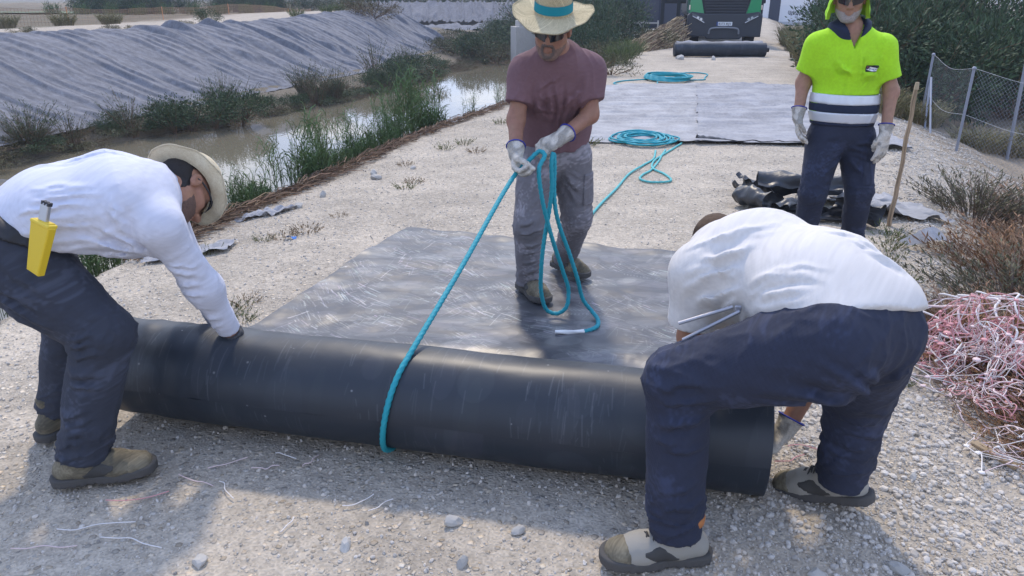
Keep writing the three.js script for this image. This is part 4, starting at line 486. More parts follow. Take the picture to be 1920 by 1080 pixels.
{
  const rp = thing('rope', 'turquoise rope passed round the big black roll and held by the man in maroon', 'rope');
  const C = [-0.435, 0.203, -2.458], fr = [-0.213, 0, 0.977], haul = [...[-88, -70, -45, -20, 5, 30, 52, 70].map((d) => { const a = d * Math.PI / 180, q = 0.206; return [C[0] + fr[0] * Math.cos(a) * q + 0.0007 * (d + 40) * (d > -40 ? 1 : 0), Math.max(0.014, C[1] + Math.sin(a) * q), C[2] + fr[2] * Math.cos(a) * q]; }), [-0.2, 0.575, -2.89], [-0.03, 0.77, -3.37], [0.025, 0.828, -3.475], [0.08, 0.876, -3.51], [0.132, 0.917, -3.525], [0.155, 0.905, -3.5]];
  const loop = [[0.128, 0.85, -3.46], [0.143, 0.707, -3.47], [0.169, 0.595, -3.49], [0.207, 0.46, -3.52], [0.263, 0.285, -3.58], [0.295, 0.174, -3.6], [0.283, 0.086, -3.58], [0.236, 0.052, -3.58], [0.185, 0.07, -3.58], [0.152, 0.172, -3.56], [0.148, 0.324, -3.53], [0.159, 0.466, -3.52], [0.18, 0.611, -3.52], [0.193, 0.736, -3.52], [0.19, 0.87, -3.53], [0.2, 0.905, -3.55], [0.205, 0.86, -3.545], [0.205, 0.72, -3.53], [0.214, 0.63, -3.53], [0.239, 0.531, -3.55], [0.291, 0.389, -3.58], [0.338, 0.245, -3.6], [0.377, 0.111, -3.62], [0.425, 0.05, -3.61], [0.445, 0.045, -3.52], [0.43, 0.045, -3.43], [0.37, 0.045, -3.375], [0.285, 0.045, -3.362], [0.215, 0.045, -3.362]];
  const all = [...haul, ...loop]; part('rope_line', ropeGeo(all, 0.0112, 0.006, 78, 0, 0.972), ropeMat, rp); part('taped_end', ropeGeo(all, 0.0118, 0.008, 20, 0.972, 1), tapeMat, rp);
}
const lay = (pts, h = 0.014) => pts.map(([x, z, k = 0]) => [x, groundY(x, z) + h + k, z]);
{
  const r = mulberry(4), rp = thing('rope', 'coiled turquoise rope on the gravel behind the man in maroon, its tail running forward', 'rope'), c = [];
  const tail = [[0.48, -5.18], [0.7, -5.8], [0.93, -6.45], [1.13, -7.03], [1.33, -7.45], [1.5, -7.83], [1.6, -8.25]];
  for (let i = 0; i < 11 * 10; i++) { const a = i / 10 * 2 * Math.PI + 2, k = 1 + 0.14 * Math.sin(i * 0.21) - 0.3 * (i % 37) / 37, e = i / 110; c.push([1.58 + (0.33 * k + 0.11 * n2(i * 0.05, 1)) * Math.cos(a) - 0.06 * e, -8.85 + (0.36 * k + 0.13 * n2(i * 0.05, 5)) * Math.sin(a), 0.015 + 0.03 * e + 0.008 * n2(i * 0.3, 2)]); }
  const out = [[1.72, -8.3], [1.62, -8.0], [1.55, -7.75], [1.36, -7.2], [1.24, -6.95], [1.19, -6.78], [1.25, -6.68], [1.38, -6.67], [1.47, -6.75], [1.46, -7.0], [1.4, -7.3], [1.47, -7.65], [1.62, -8.0], [1.86, -8.45], [1.98, -8.7], [1.85, -8.9]];
  part('tail', ropeGeo(lay(tail), 0.0108, 0.02), ropePale, rp); part('coil', ropeGeo(lay(c), 0.0108, 0.025), ropeMat, rp); part('bight', ropeGeo(lay(out), 0.0108, 0.02), ropePale, rp);
  const f = thing('rope', 'far small coil of turquoise rope on the road beyond the grey felt', 'rope'), d = [];
  for (let i = 0; i < 90; i++) { const a = i / 10 * 2 * Math.PI, k = 1 + 0.2 * Math.sin(i * 0.3); d.push([3.25 + 0.42 * k * Math.cos(a), -15.9 + 0.45 * k * Math.sin(a), 0.02 + i * 0.0008]); }
  part('coil', ropeGeo(lay(d), 0.0135, 0.05), ropeMat, f); part('loop', ropeGeo(lay([[2.95, -15.5], [2.8, -14.95], [2.45, -14.7], [2.15, -14.85], [2.02, -15.2], [2.3, -15.7], [2.8, -15.85]]), 0.0135, 0.05), ropeMat, f); part('loop', ropeGeo(lay([[3.2, -16.3], [3.5, -17.1], [4.2, -17.4], [4.35, -17.2], [4.15, -16.5], [3.95, -15.9], [3.6, -15.8]]), 0.0135, 0.05), ropeMat, f);
}
// ---------------------------------------------------------------- felt sheets across the road
const feltRoad = (() => { const a = tileNoise(51, 10), b = tileNoise(52, 90); const t = tex(512, 512, (x, y) => { const k = 0.62 + 0.1 * (a(x / 512, y / 512) - 0.5) + 0.06 * (b(x / 512, y / 512) - 0.5); return [k, k * 0.995, k]; }, true); return std([0.95, 0.95, 0.95], 0.88, { map: t, bumpMap: fineBump, bumpScale: 0.004, side: THREE.DoubleSide }); })();
const feltGrey = feltRoad.clone(); feltGrey.color = rgb(0.84, 0.85, 0.88);
function roadFelt(c, nu, nv, lift, seed) { // c: four corners [x, z]: front left, front right, back left, back right
  return gridGeo(nu, nv, (u, v) => { const x = mix(mix(c[0][0], c[1][0], u), mix(c[2][0], c[3][0], u), v) + 0.03 * n2(v * 6, seed) * (u < 0.01 || u > 0.99 ? 1 : 0), z = mix(mix(c[0][1], c[1][1], u), mix(c[2][1], c[3][1], u), v) + 0.05 * n2(u * 4 + seed, v < 0.01 ? 1 : 9) * (v < 0.02 || v > 0.98 ? 1 : 0); const w = Math.pow(1 - Math.abs(n2(z * 2.2 + 0.15 * n2(x * 1.2, z), x * 0.18 + seed)), 4), w2 = Math.pow(1 - Math.abs(n2(z * 5 + 4, x * 0.35 + seed)), 4); return [x, groundY(x, z) + lift + 0.035 * w + 0.014 * w2 + 0.008 * fbm2(x * 3, z * 3, 2), z]; }, (u, v, p) => [p[0] / 2, p[2] / 2]);
}
const f1 = thing('felt_sheet', 'wide pale grey felt sheet laid over the left half of the road', 'felt sheet'); part('felt', roadFelt([[0.55, -8.72], [2.25, -8.65], [1.72, -14.9], [3.7, -15.0]], 80, 150, 0.012, 1), feltRoad, f1);
const f2 = thing('felt_sheet', 'grey felt sheet beside it with a dark turned-up corner, right half of the road', 'felt sheet'); const f2m = part('felt', roadFelt([[2.15, -8.6], [4.6, -8.45], [3.62, -15.0], [5.9, -14.6]], 80, 150, 0.03, 7), feltGrey, f2);
part('turned_corner', gridGeo(14, 4, (u, v) => { const x = 2.14 + 0.5 * u, z = -8.62 + 0.01 * u + 0.12 * (1 - u) * (v - 0.6); return [x, groundY(x, z) + 0.06 + 0.05 * Math.sin(v * 2.6) * (1 - u) * (1 + 0.3 * n2(u * 5, 2)) - 0.02 * u, z]; }), plainMembrane, f2);
part('dark_hem', gridGeo(60, 3, (u, v) => { const x = 2.6 + 2 * u, z = -8.57 + 0.075 * u + 0.045 * (v - 0.5) * (0.5 + u); return [x, groundY(x, z) + 0.042 + 0.015 * v + 0.012 * n2(x * 5, 1), z]; }), plainMembrane, f2);
// ---------------------------------------------------------------- curled scraps of membrane by the standing man
{
  const s = thing('membrane_scrap', 'curled black membrane offcuts heaped on the gravel behind the standing man', 'membrane scrap');
  const curl = (cx, cz, len, yaw, r0, turns, ph, wob, y0 = 0.02) => gridGeo(30, 60, (u, v) => { const a = ph + v * turns * Math.PI * 2, r = r0 * (1 - 0.12 * v) * (1 + wob * n2(v * 3 + cx, u * 1.5)), l = (u - 0.5) * len, ly = r0 + r * Math.sin(a) + 0.02 * n2(u * 3, v * 2 + cz), lx = r * Math.cos(a) * 1.25; const x = cx + Math.cos(yaw) * l - Math.sin(yaw) * lx, z = cz + Math.sin(yaw) * l + Math.cos(yaw) * lx; return [x, groundY(x, z) + y0 + Math.max(0.004, ly), z]; });
  part('curl', curl(1.98, -5.85, 0.36, 1.15, 0.09, 0.86, 2.2, 0.12), plainMembrane, s); part('curl', curl(2.4, -6.05, 0.7, 0.25, 0.115, 0.62, 0.2, 0.3), plainMembrane, s); part('curl', curl(2.2, -5.65, 0.4, -0.75, 0.06, 0.7, 0.8, 0.5), plainMembrane, s); part('curl', curl(2.58, -5.45, 0.4, 0.9, 0.08, 0.75, 1.6, 0.4), plainMembrane, s); part('curl', curl(2.08, -6.35, 0.3, 1.0, 0.06, 0.85, 1.2, 0.2), plainMembrane, s); part('curl', curl(2.35, -5.5, 0.5, 0.4, 0.05, 0.6, 2.4, 0.6), plainMembrane, s);
  const f = solo('felt_scrap', gridGeo(30, 24, (u, v) => { const x = 2.7 + 0.72 * u - 0.22 * v + 0.04 * n2(v * 5, 2), z = -5.62 - 0.72 * v + 0.1 * u + 0.04 * n2(u * 5, 4); return [x, Math.max(groundY(x, z), -0.3) + 0.03 + 0.05 * Math.max(0, n2(u * 3, v * 3)) + 0.07 * Math.exp(-Math.pow((u - 0.3) / 0.12, 2)) * (1 - v), z]; }, (u, v) => [u * 0.4, v * 0.4]), feltRoad, 'grey felt offcut lying rumpled at the foot of the wooden stake', 'felt scrap');
  const c2 = solo('membrane_strip', gridGeo(24, 4, (u, v) => { const x = 2.72 + 0.36 * u + 0.02 * v, z = -4.98 + 0.22 * u + 0.09 * v - 0.3 * u * u; return [x, groundY(x, z) + 0.03 + 0.12 * Math.sin(u * 3) * (1 - 0.5 * v), z]; }), feltGrey, 'narrow grey strip curling off the verge right of the standing man', 'membrane scrap');
  solo('felt_scrap', gridGeo(20, 10, (u, v) => { const x = -2.16 + 0.3 * u + 0.12 * v, z = -5.55 - 0.24 * v - 0.1 * u; return [x, groundY(x, z) + 0.02 + 0.03 * n2(u * 3, v * 2), z]; }), feltGrey, 'small slate-grey felt scrap on the left edge of the embankment', 'felt scrap');
  solo('felt_scrap', gridGeo(24, 10, (u, v) => { const x = -2.42 + 0.5 * u, z = -4.55 - 0.2 * u - 0.22 * v; return [x, groundY(x, z) + 0.025 + 0.03 * Math.max(0, n2(u * 4, v * 3)), z]; }), feltGrey, 'pale felt scrap under the chest of the man in white shirt', 'felt scrap');
}
// ---------------------------------------------------------------- vegetation: many small blades and leaves
class Blades {
  constructor(seed) { this.p = []; this.c = []; this.r = mulberry(seed); }
  tri(a, b, c, col) { this.p.push(...a, ...b, ...c); for (let i = 0; i < 3; i++) this.c.push(...col); }
  ribbon(pts, w, col, taper = 1, face) { // pts: polyline, width narrowing to the tip
    const n = pts.length - 1; let pl, pr; const d0 = nrm(sub(pts[n], pts[0])), f = face ?? nrm([this.r() - 0.5, 0.15, this.r() - 0.5]), s = nrm(crs(d0, f));
    for (let i = 0; i <= n; i++) { const k = w * 0.5 * (1 - taper * Math.pow(i / n, 1.5)), l = add(pts[i], s, k), r = add(pts[i], s, -k); if (i) { if (i < n || taper < 1) { this.tri(pl, pr, r, col); this.tri(pl, r, l, col); } else this.tri(pl, pr, pts[i], col); } pl = l; pr = r; }
  }
  leaf(o, d, l, w, col) { const s = nrm(crs(d, nrm([this.r() - 0.5, this.r() - 0.2, this.r() - 0.5]))), m = add(o, d, l * 0.45); this.tri(o, add(m, s, w / 2), add(m, s, -w / 2), col); this.tri(add(m, s, w / 2), add(o, d, l), add(m, s, -w / 2), col); }
  tint(c, v = 0.3) { const k = 1 + v * (this.r() - 0.5) * 2; return [c[0] * k * (1 + 0.15 * (this.r() - 0.5)), c[1] * k, c[2] * k]; }
  geo() { const g = new THREE.BufferGeometry(); g.setAttribute('position', new THREE.Float32BufferAttribute(this.p, 3)); g.setAttribute('color', new THREE.Float32BufferAttribute(this.c, 3)); g.computeVertexNormals(); return g; }
}
const leafMat = phys([1, 1, 1], 0.65, { vertexColors: true, side: THREE.DoubleSide, transmission: 0.0, specularIntensity: 0.4 }), twigMat = std([1, 1, 1], 0.9, { vertexColors: true, side: THREE.DoubleSide });
const GREEN = [0.06, 0.1, 0.04], DKGREEN = [0.09, 0.145, 0.055], OLIVE = [0.11, 0.12, 0.05], STRAW = [0.36, 0.28, 0.17], BROWN = [0.16, 0.1, 0.06], GREYGREEN = [0.12, 0.15, 0.1];
function reedClump(seed, n, h, spread, col = DKGREEN) {
  const L = new Blades(seed), S = new Blades(seed + 1), r = L.r;
  for (let i = 0; i < n; i++) {
    const a = r() * 6.28, q = Math.sqrt(r()) * spread, x = Math.cos(a) * q, z = Math.sin(a) * q, H = h * (0.55 + 0.5 * r()), lx = (r() - 0.5) * 0.35, lz = (r() - 0.5) * 0.35, at = (t) => [x + lx * H * t * t, H * t, z + lz * H * t * t], stem = [0, 0.33, 0.66, 1].map(at), c = L.tint(col, 0.35);
    S.ribbon(stem, 0.012, S.tint([0.09, 0.11, 0.045], 0.2), 0.6); S.ribbon(stem, 0.012, c, 0.6);
    const m = 7 + Math.floor(r() * 4); for (let k = 0; k < m; k++) { const t = 0.18 + 0.8 * (k + r() * 0.6) / m, b = at(t), an = r() * 6.28, up = 1.2 + 0.8 * r(), l = (0.16 + 0.2 * r()) * (1.1 - 0.4 * t) * h / 1.3, dx = Math.cos(an), dz = Math.sin(an); L.ribbon([b, [b[0] + dx * l * 0.35, b[1] + l * 0.4 * up, b[2] + dz * l * 0.35], [b[0] + dx * l * 0.75, b[1] + l * 0.5 * up, b[2] + dz * l * 0.75], [b[0] + dx * l * 1.05, b[1] + l * (0.35 * up - 0.1 * r()), b[2] + dz * l * 1.05]], 0.011 + 0.007 * r(), L.tint(c, 0.25)); }
  }
  return [L.geo(), S.geo()];
}
function bushGeo(seed, { n = 2200, rx = 0.6, ry = 0.5, leaf = 0.06, w = 0.02, col = GREEN, clumps = 14, twig = 40, fan = 0 }) {
  const L = new Blades(seed), T = new Blades(seed + 9), r = L.r, cl = [];
  for (let i = 0; i < clumps; i++) { const a = r() * 6.28, q = Math.sqrt(r()) * 0.75; cl.push([Math.cos(a) * q * rx, ry * (0.35 + 1.15 * r() * (1 - 0.5 * q)), Math.sin(a) * q * rx, 0.25 + 0.25 * r()]); }
  for (const c of cl) T.ribbon([[c[0] * 0.1, 0, c[2] * 0.1], [c[0] * 0.5, c[1] * 0.55, c[2] * 0.5], [c[0], c[1], c[2]]], 0.025, T.tint(BROWN, 0.3), 0.7);
  for (let i = 0; i < n; i++) { const c = cl[Math.floor(r() * clumps)], a = r() * 6.28, e = Math.acos(2 * r() - 1), R = c[3] * Math.pow(r(), 0.4), d = [Math.sin(e) * Math.cos(a), Math.cos(e), Math.sin(e) * Math.sin(a)], o = [c[0] + d[0] * R * rx, Math.max(0.01, c[1] + d[1] * R * ry * 1.2), c[2] + d[2] * R * rx]; L.leaf(o, nrm([d[0] + (r() - 0.5), d[1] + 0.5 * r(), d[2] + (r() - 0.5)]), leaf * (0.6 + 0.8 * r()), w * (0.7 + 0.6 * r()), L.tint(col, 0.45)); }
  for (let i = 0; i < twig; i++) { const c = cl[Math.floor(r() * clumps)], e = [c[0] * (1 + 0.5 * r()) + 0.2 * (r() - 0.5) * rx, c[1] * (1 + 0.45 * r()) + 0.1, c[2] * (1 + 0.5 * r())]; T.ribbon([[c[0] * 0.4, c[1] * 0.4, c[2] * 0.4], lerp3(c, e, 0.3), e], 0.008, T.tint(BROWN, 0.4), 0.8); for (let k = 0; k < 5; k++) L.leaf(lerp3(c, e, r()), nrm([r() - 0.5, r(), r() - 0.5]), leaf, w, L.tint(col, 0.4)); }
  return [L.geo(), T.geo()];
}
function fanGeo(seed, { n = 260, h = 0.9, spread = 0.5, col = GREYGREEN, fuzz = 9, lean = 0.6, w = 0.008, fl = 0.07, stemCol = BROWN }) { // fine upright sprays from one foot: tamarisk, dry weeds, grass
  const L = new Blades(seed), T = new Blades(seed + 5), r = L.r;
  for (let i = 0; i < n; i++) { const a = r() * 6.28, q = Math.sqrt(r()), b = [Math.cos(a) * q * spread * 0.25, 0, Math.sin(a) * q * spread * 0.25], H = h * (0.5 + 0.55 * r()) * (1 - 0.25 * q), e = [b[0] + Math.cos(a) * q * lean * H, H, b[2] + Math.sin(a) * q * lean * H], m = [mix(b[0], e[0], 0.35), H * 0.55, mix(b[2], e[2], 0.35)]; T.ribbon([b, m, e], w, T.tint(stemCol, 0.35), 0.8); const c = L.tint(col, 0.4); for (let k = 0; k < fuzz; k++) { const t = 0.25 + 0.75 * r(), o = t < 0.5 ? lerp3(b, m, t * 2) : lerp3(m, e, t * 2 - 1); L.leaf(o, nrm([Math.cos(a) * 0.4 + (r() - 0.5), 0.7, Math.sin(a) * 0.4 + (r() - 0.5)]), fl * (0.5 + r()), w * 1.4, L.tint(c, 0.2)); } }
  return [L.geo(), T.geo()];
}
const protos = {};
function plant(kind, name, geos, label, category, group) { const g = new THREE.Group(); g.name = name; tag(g, label, category, group); part('foliage', geos[0], leafMat, g).userData.kind = 'stuff'; part('stems', geos[1], twigMat, g).userData.kind = 'stuff'; protos[kind] = g; }
function grow(kind, x, z, s = 1, turn = 0, label, group, y) { const g = protos[kind].clone(); g.name = numbered(protos[kind].name); g.userData = { ...protos[kind].userData }; if (label) g.userData.label = label; if (group) g.userData.group = group; if (label && !group) delete g.userData.group; g.position.set(x, (y ?? groundY(x, z)) - 0.02, z); g.rotation.y = turn; if (Array.isArray(s)) g.scale.set(...s); else g.scale.setScalar(s); scene.add(g); return g; }
const RL = 'clump of tall green reeds at the water edge below the near embankment', RG = 'reeds along the near bank';
plant('reedA', 'reed_clump', reedClump(100, 17, 1.35, 0.3), RL, 'reeds', RG); plant('reedB', 'reed_clump', reedClump(120, 13, 1.15, 0.34, [0.11, 0.155, 0.06]), RL, 'reeds', RG); plant('reedC', 'reed_clump', reedClump(140, 46, 0.6, 0.34, [0.08, 0.125, 0.045]), RL, 'reeds', RG);
plant('bush', 'bank_shrub', bushGeo(200, { n: 2600, rx: 0.75, ry: 0.45, leaf: 0.055, w: 0.02, col: [0.065, 0.095, 0.045] }), '', 'shrub'); plant('bush2', 'bank_shrub', bushGeo(220, { n: 2200, rx: 0.8, ry: 0.32, leaf: 0.05, w: 0.016, col: [0.1, 0.1, 0.05] }), '', 'shrub'); plant('bush3', 'bank_shrub', bushGeo(230, { n: 2400, rx: 0.9, ry: 0.25, leaf: 0.05, w: 0.014, col: [0.13, 0.105, 0.06], twig: 90 }), '', 'shrub');
plant('tamarisk', 'tamarisk', fanGeo(300, { n: 240, h: 1.25, spread: 0.5, col: [0.10, 0.125, 0.07], fuzz: 12, lean: 0.75 }), '', 'shrub'); plant('twiggy', 'twiggy_shrub', fanGeo(310, { n: 60, h: 1.1, spread: 0.5, col: [0.1, 0.115, 0.065], fuzz: 14, lean: 0.7, w: 0.01, fl: 0.05 }), '', 'shrub');
plant('grass', 'grass_tuft', fanGeo(320, { n: 190, h: 0.45, spread: 0.8, col: [0.1, 0.13, 0.045], fuzz: 3, lean: 0.7, w: 0.007, fl: 0.12, stemCol: [0.12, 0.14, 0.055] }), '', 'grass'); plant('tallgrass', 'tall_grass', fanGeo(330, { n: 300, h: 0.95, spread: 1.4, col: [0.17, 0.16, 0.075], fuzz: 5, lean: 0.4, w: 0.012, fl: 0.14, stemCol: [0.24, 0.2, 0.11] }), '', 'grass');
plant('dry', 'dry_brush', fanGeo(340, { n: 320, h: 0.55, spread: 1.1, col: [0.22, 0.13, 0.075], fuzz: 10, lean: 1.0, w: 0.007, fl: 0.06, stemCol: [0.22, 0.14, 0.08] }), '', 'brush'); plant('dry2', 'dry_brush', fanGeo(350, { n: 340, h: 0.5, spread: 1.0, col: [0.28, 0.155, 0.075], fuzz: 11, lean: 1.1, w: 0.006, fl: 0.05, stemCol: [0.27, 0.16, 0.08] }), '', 'brush'); plant('dry3', 'dry_brush', fanGeo(355, { n: 240, h: 0.5, spread: 0.9, col: [0.13, 0.12, 0.07], fuzz: 8, lean: 1.1, w: 0.007, fl: 0.05, stemCol: [0.12, 0.09, 0.07] }), '', 'brush');
plant('hedge', 'hedge_bush', bushGeo(400, { n: 6000, rx: 1.0, ry: 0.75, leaf: 0.075, w: 0.024, col: [0.045, 0.075, 0.035], clumps: 26, twig: 60 }), '', 'bush'); plant('hedge2', 'hedge_bush', bushGeo(420, { n: 6000, rx: 1.0, ry: 0.8, leaf: 0.06, w: 0.02, col: [0.06, 0.09, 0.04], clumps: 30, twig: 80 }), '', 'bush');
plant('weed', 'road_weed', fanGeo(500, { n: 34, h: 0.12, spread: 0.35, col: [0.13, 0.15, 0.06], fuzz: 7, lean: 1.3, w: 0.005, fl: 0.022, stemCol: [0.2, 0.17, 0.09] }), 'low sprig of weeds growing out of the pale gravel road', 'weed', 'weeds on the gravel'); plant('dryweed', 'road_weed', fanGeo(510, { n: 44, h: 0.1, spread: 0.4, col: [0.24, 0.17, 0.1], fuzz: 6, lean: 1.4, w: 0.005, fl: 0.02, stemCol: [0.26, 0.2, 0.13] }), 'low sprig of weeds growing out of the pale gravel road', 'weed', 'weeds on the gravel');
{
  const r = mulberry(77);
  // reeds of the near bank
  for (let i = 0; i < 46; i++) { const z = -3.4 - 7.4 * Math.pow(i / 46, 1.05) - 0.25 * r(), off = 0.28 + 0.7 * r() * r(), x = xl(z) - off, k = ['reedA', 'reedC', 'reedB', 'reedC'][i % 4], s = (k === 'reedC' ? 0.6 : 0.42 + 0.24 * r()) * (n2(z * 0.6, 1) > -0.1 ? 1 : 0.7) * (z > -4.6 ? 0.75 : 1); grow(k, x, z, [s, s * (0.85 + 0.3 * r()), s], r() * 6); }
  for (const [x, z, s] of [[-0.75, -13.2, 0.4], [-0.2, -13.8, 0.35], [-1.35, -10.3, 0.75], [-1.5, -10.0, 0.8], [-1.2, -10.7, 0.7], [-1.6, -9.7, 0.72]]) grow('reedA', x, z, s, r() * 6);
  // far bank: single shrubs that stand out, then the low growth along the water
  grow('tamarisk', -8.75, -13.5, [0.95, 0.75, 0.95], 1, 'rounded feathery tamarisk bush at the far left of the far bank'); grow('twiggy', -8.35, -14.1, 0.8, 2, 'sparse bare-stemmed shrub just right of the leftmost tamarisk on far bank'); grow('twiggy', -7.8, -15.3, 0.95, 0.5, 'thin upright twiggy shrub before the liner, above the straw hat'); grow('tamarisk', -6.65, -17.3, [0.7, 1.0, 0.7], 3, 'tall bright green bush standing over the far bank thicket'); grow('twiggy', -6.35, -17.5, 1.05, 4, 'brownish wiry shrub leaning right beside the tall green bank bush');
  grow('tamarisk', -5.7, -20.9, [0.85, 0.8, 0.85], 0.4, 'grey-green tamarisk against the folded liner, middle of the far bank'); grow('twiggy', -5.25, -20.4, 1.15, 1.4, 'wispy open shrub beside the middle tamarisk of the far bank'); grow('tamarisk', -4.9, -21.0, [0.8, 0.9, 0.8], 2.2, 'second grey-green tamarisk of the far bank, nearer the bend'); grow('twiggy', -4.55, -25.5, 1.3, 5, 'loose grey shrub at the foot of the liner toward the bend'); grow('tamarisk', -3.75, -27.5, [0.9, 1.0, 0.9], 5.5, 'dark feathery tamarisk by the end of the long liner');
  const BL = 'low tangled shrub in the green strip between the liner and the water', BG = 'shrubs along the far water edge';
  for (let i = 0; i < 46; i++) { const t = i / 46, z = -11.6 - 25 * Math.pow(t, 1.15), F = xf(z), x = F - 0.1 - 0.75 * r() - (i % 7 === 0 ? 0.3 : 0), k = n2(z * 0.35, 3) > 0.1 ? 'bush' : r() < 0.55 ? 'bush2' : 'bush3', s = (0.6 + 0.35 * r()) * (z < -22 ? 0.85 : 0.62); grow(k, x, z, [s, s * (k === 'bush' ? 1.05 : 0.8), s], r() * 6, BL, BG, Math.max(groundY(x, z), WATER + 0.02)); }
  for (const [x, z, s] of [[-6.9, -16.2, 1.0], [-6.55, -16.5, 1.1], [-7.15, -15.9, 0.95], [-6.1, -16.9, 1.0], [-3.5, -25.4, 1.2], [-3.1, -26.8, 1.2], [-3.8, -24.2, 1.1]]) grow('bush', x, z, s, r() * 6, BL, BG, Math.max(groundY(x, z), WATER + 0.02));
  for (let i = 0; i < 60; i++) { const t = i / 60, z = -11.2 - 24 * Math.pow(t, 1.1), x = xf(z) - 0.05 - 0.5 * r(), k = r() < 0.5 ? 'bush3' : r() < 0.6 ? 'bush2' : 'bush', s = 0.6 + 0.35 * r(); grow(k, x, z, [s, s * 0.42, s], r() * 6, BL, BG, Math.max(groundY(x, z), WATER + 0.01)); }
  // silted bend in the distance
  const SL = 'low green growth on the silt where the river bends away', SG = 'growth in the river bend';
  for (let i = 0; i < 40; i++) { const z = -34 - 18 * r(), x = mix(xf(z) - 7.5, xf(z) + 0.5, Math.pow(r(), 0.6)), k = ['bush', 'bush2', 'bush3', 'bush2'][Math.floor(r() * 4)], s = 1.3 + 0.8 * r(); grow(k, x, z, [s, s * 0.9, s], r() * 6, SL, SG, Math.max(groundY(x, z), WATER)); }
  // tall dark thicket left of the road, in front of the dark shed
  for (const [x, z, s, h, k] of [[2.6, -31, 1.7, 2.1, 'hedge'], [3.4, -34, 1.8, 2.5, 'hedge2'], [4.3, -37, 2.0, 2.6, 'hedge'], [2.0, -36, 1.8, 2.3, 'hedge2'], [5.2, -41, 2.0, 2.4, 'hedge'], [1.2, -42, 2, 2.2, 'hedge2'], [2.9, -27.5, 1.1, 1.3, 'hedge']]) grow(k, x, z, [s, h, s], r() * 6, 'tall dark green bush in the thicket between river and road', 'thicket between river and road', Math.max(groundY(x, z), -1));
  for (let i = 0; i < 9; i++) { const z = -17 - 14 * i / 9, x = xl(z) + 0.15 + 0.6 * r() - 0.8 * (i % 2); grow(i % 3 ? 'grass' : 'bush2', x, z, 0.9 + 0.5 * r(), r() * 6, 'green tuft on the left verge of the road near the far felt', 'verge tufts left of the road'); }
  // right of the road: tall grass, then the wall of dark bushes
  for (let i = 0; i < 22; i++) { const z = -14.5 - 16 * i / 22, x = xr(z) + 0.35 + 1.3 * r(); grow('tallgrass', x, z, [1, 0.75 + 0.35 * r(), 1], r() * 6, 'tall olive grass on the right verge between truck and yellow polo', 'tall grass on the right verge'); }
  const HL = 'dense dark green bush in the wall of growth beyond the wire fence', HG = 'bush wall on the right';
  for (let i = 0; i < 26; i++) { const t = i / 26, row = i % 2, x = 6.9 + 12 * t + 0.6 * r(), z = -13.2 - 3.2 * row - 1.2 * r() - 0.12 * x, s = 1.25 + 0.45 * r(); grow(r() < 0.5 ? 'hedge' : 'hedge2', x, z, [s, s * (1.15 + 0.35 * row), s], r() * 6, HL, HG); }
  for (let i = 0; i < 9; i++) { const z = -17.5 - 2.6 * i, x = xr(z) + 3.2 + 1.5 * r(), s = 1.4 + 0.5 * r(); grow(r() < 0.5 ? 'hedge' : 'hedge2', x, z, [s, s * 1.2, s], r() * 6, 'dark bush behind the tall olive grass right of the truck', 'bushes right of the truck'); }
  // dry brush on the right-hand slope
  const DL = 'dry brown brush on the slope right of the gravel', DG = 'dry brush on the right slope';
  for (const [u, z] of [[1.1, -3.7], [1.55, -4.2], [0.9, -4.4], [1.3, -4.9], [1.9, -4.7], [1.75, -5.5], [2.3, -5.2], [1.5, -5.9], [2.2, -6.1], [2.6, -6.6], [1.9, -6.8], [2.9, -5.8], [3.1, -6.9], [2.4, -7.4], [3.3, -7.8], [2.8, -8.2], [0.55, -4.0], [0.75, -3.45], [0.95, -5.3], [3.4, -6.3], [0.6, -6.0], [1.2, -6.5], [1.6, -3.9], [1.9, -4.1], [1.4, -4.5], [2.1, -4.95], [1.65, -5.1], [2.0, -5.8], [2.6, -5.4], [1.2, -5.4], [2.5, -6.0], [0.75, -4.7], [3.0, -6.4], [2.1, -6.5]]) { const x = xr(z) + u; grow(['dry', 'dry2', 'dry3', 'dry'][Math.floor(r() * 4)], x, z, [0.95 + 0.4 * r(), 0.42 + 0.4 * r(), 0.95 + 0.4 * r()], r() * 6, DL, DG); }
  for (let i = 0; i < 10; i++) { const z = -10.8 - 1.2 * r(), x = 5.8 + 0.6 * i; grow('tallgrass', x, z, [0.8, 0.4 + 0.2 * r(), 0.8], r() * 6, 'short dry grass at the foot of the dark bush wall', 'grass below the bush wall'); }
  // weeds on the road
  for (const [k, x, z, s] of [['weed', -1.56, -3.72, 1.5], ['weed', -1.45, -3.62, 1.2], ['dryweed', -1.5, -3.85, 1.1], ['dryweed', -1.62, -5.05, 1.3], ['dryweed', -1.5, -5.2, 1.5], ['weed', -1.75, -5.0, 1.0], ['weed', -0.95, -6.5, 1.4], ['dryweed', -0.9, -6.75, 1.3], ['weed', -0.75, -8.3, 1.5], ['weed', -0.55, -8.6, 1.6], ['dryweed', -0.4, -8.2, 1.4], ['weed', -0.15, -10.2, 1.6], ['weed', 0.02, -8.5, 1.3], ['weed', 0.85, -8.55, 2.2], ['dryweed', 0.72, -8.6, 1.8], ['dryweed', -1.1, -7.6, 1.2], ['weed', -2.05, -4.75, 1.2], ['dryweed', -1.35, -5.6, 0.9], ['weed', 2.5, -4.6, 1.4], ['weed', 2.62, -4.9, 1.8], ['weed', 2.75, -5.15, 1.8], ['weed', 2.45, -4.3, 1.4], ['dryweed', 1.95, -3.2, 1.4], ['weed', 1.75, -2.95, 1.0]]) grow(k, x, z, s * 0.55, r() * 6);
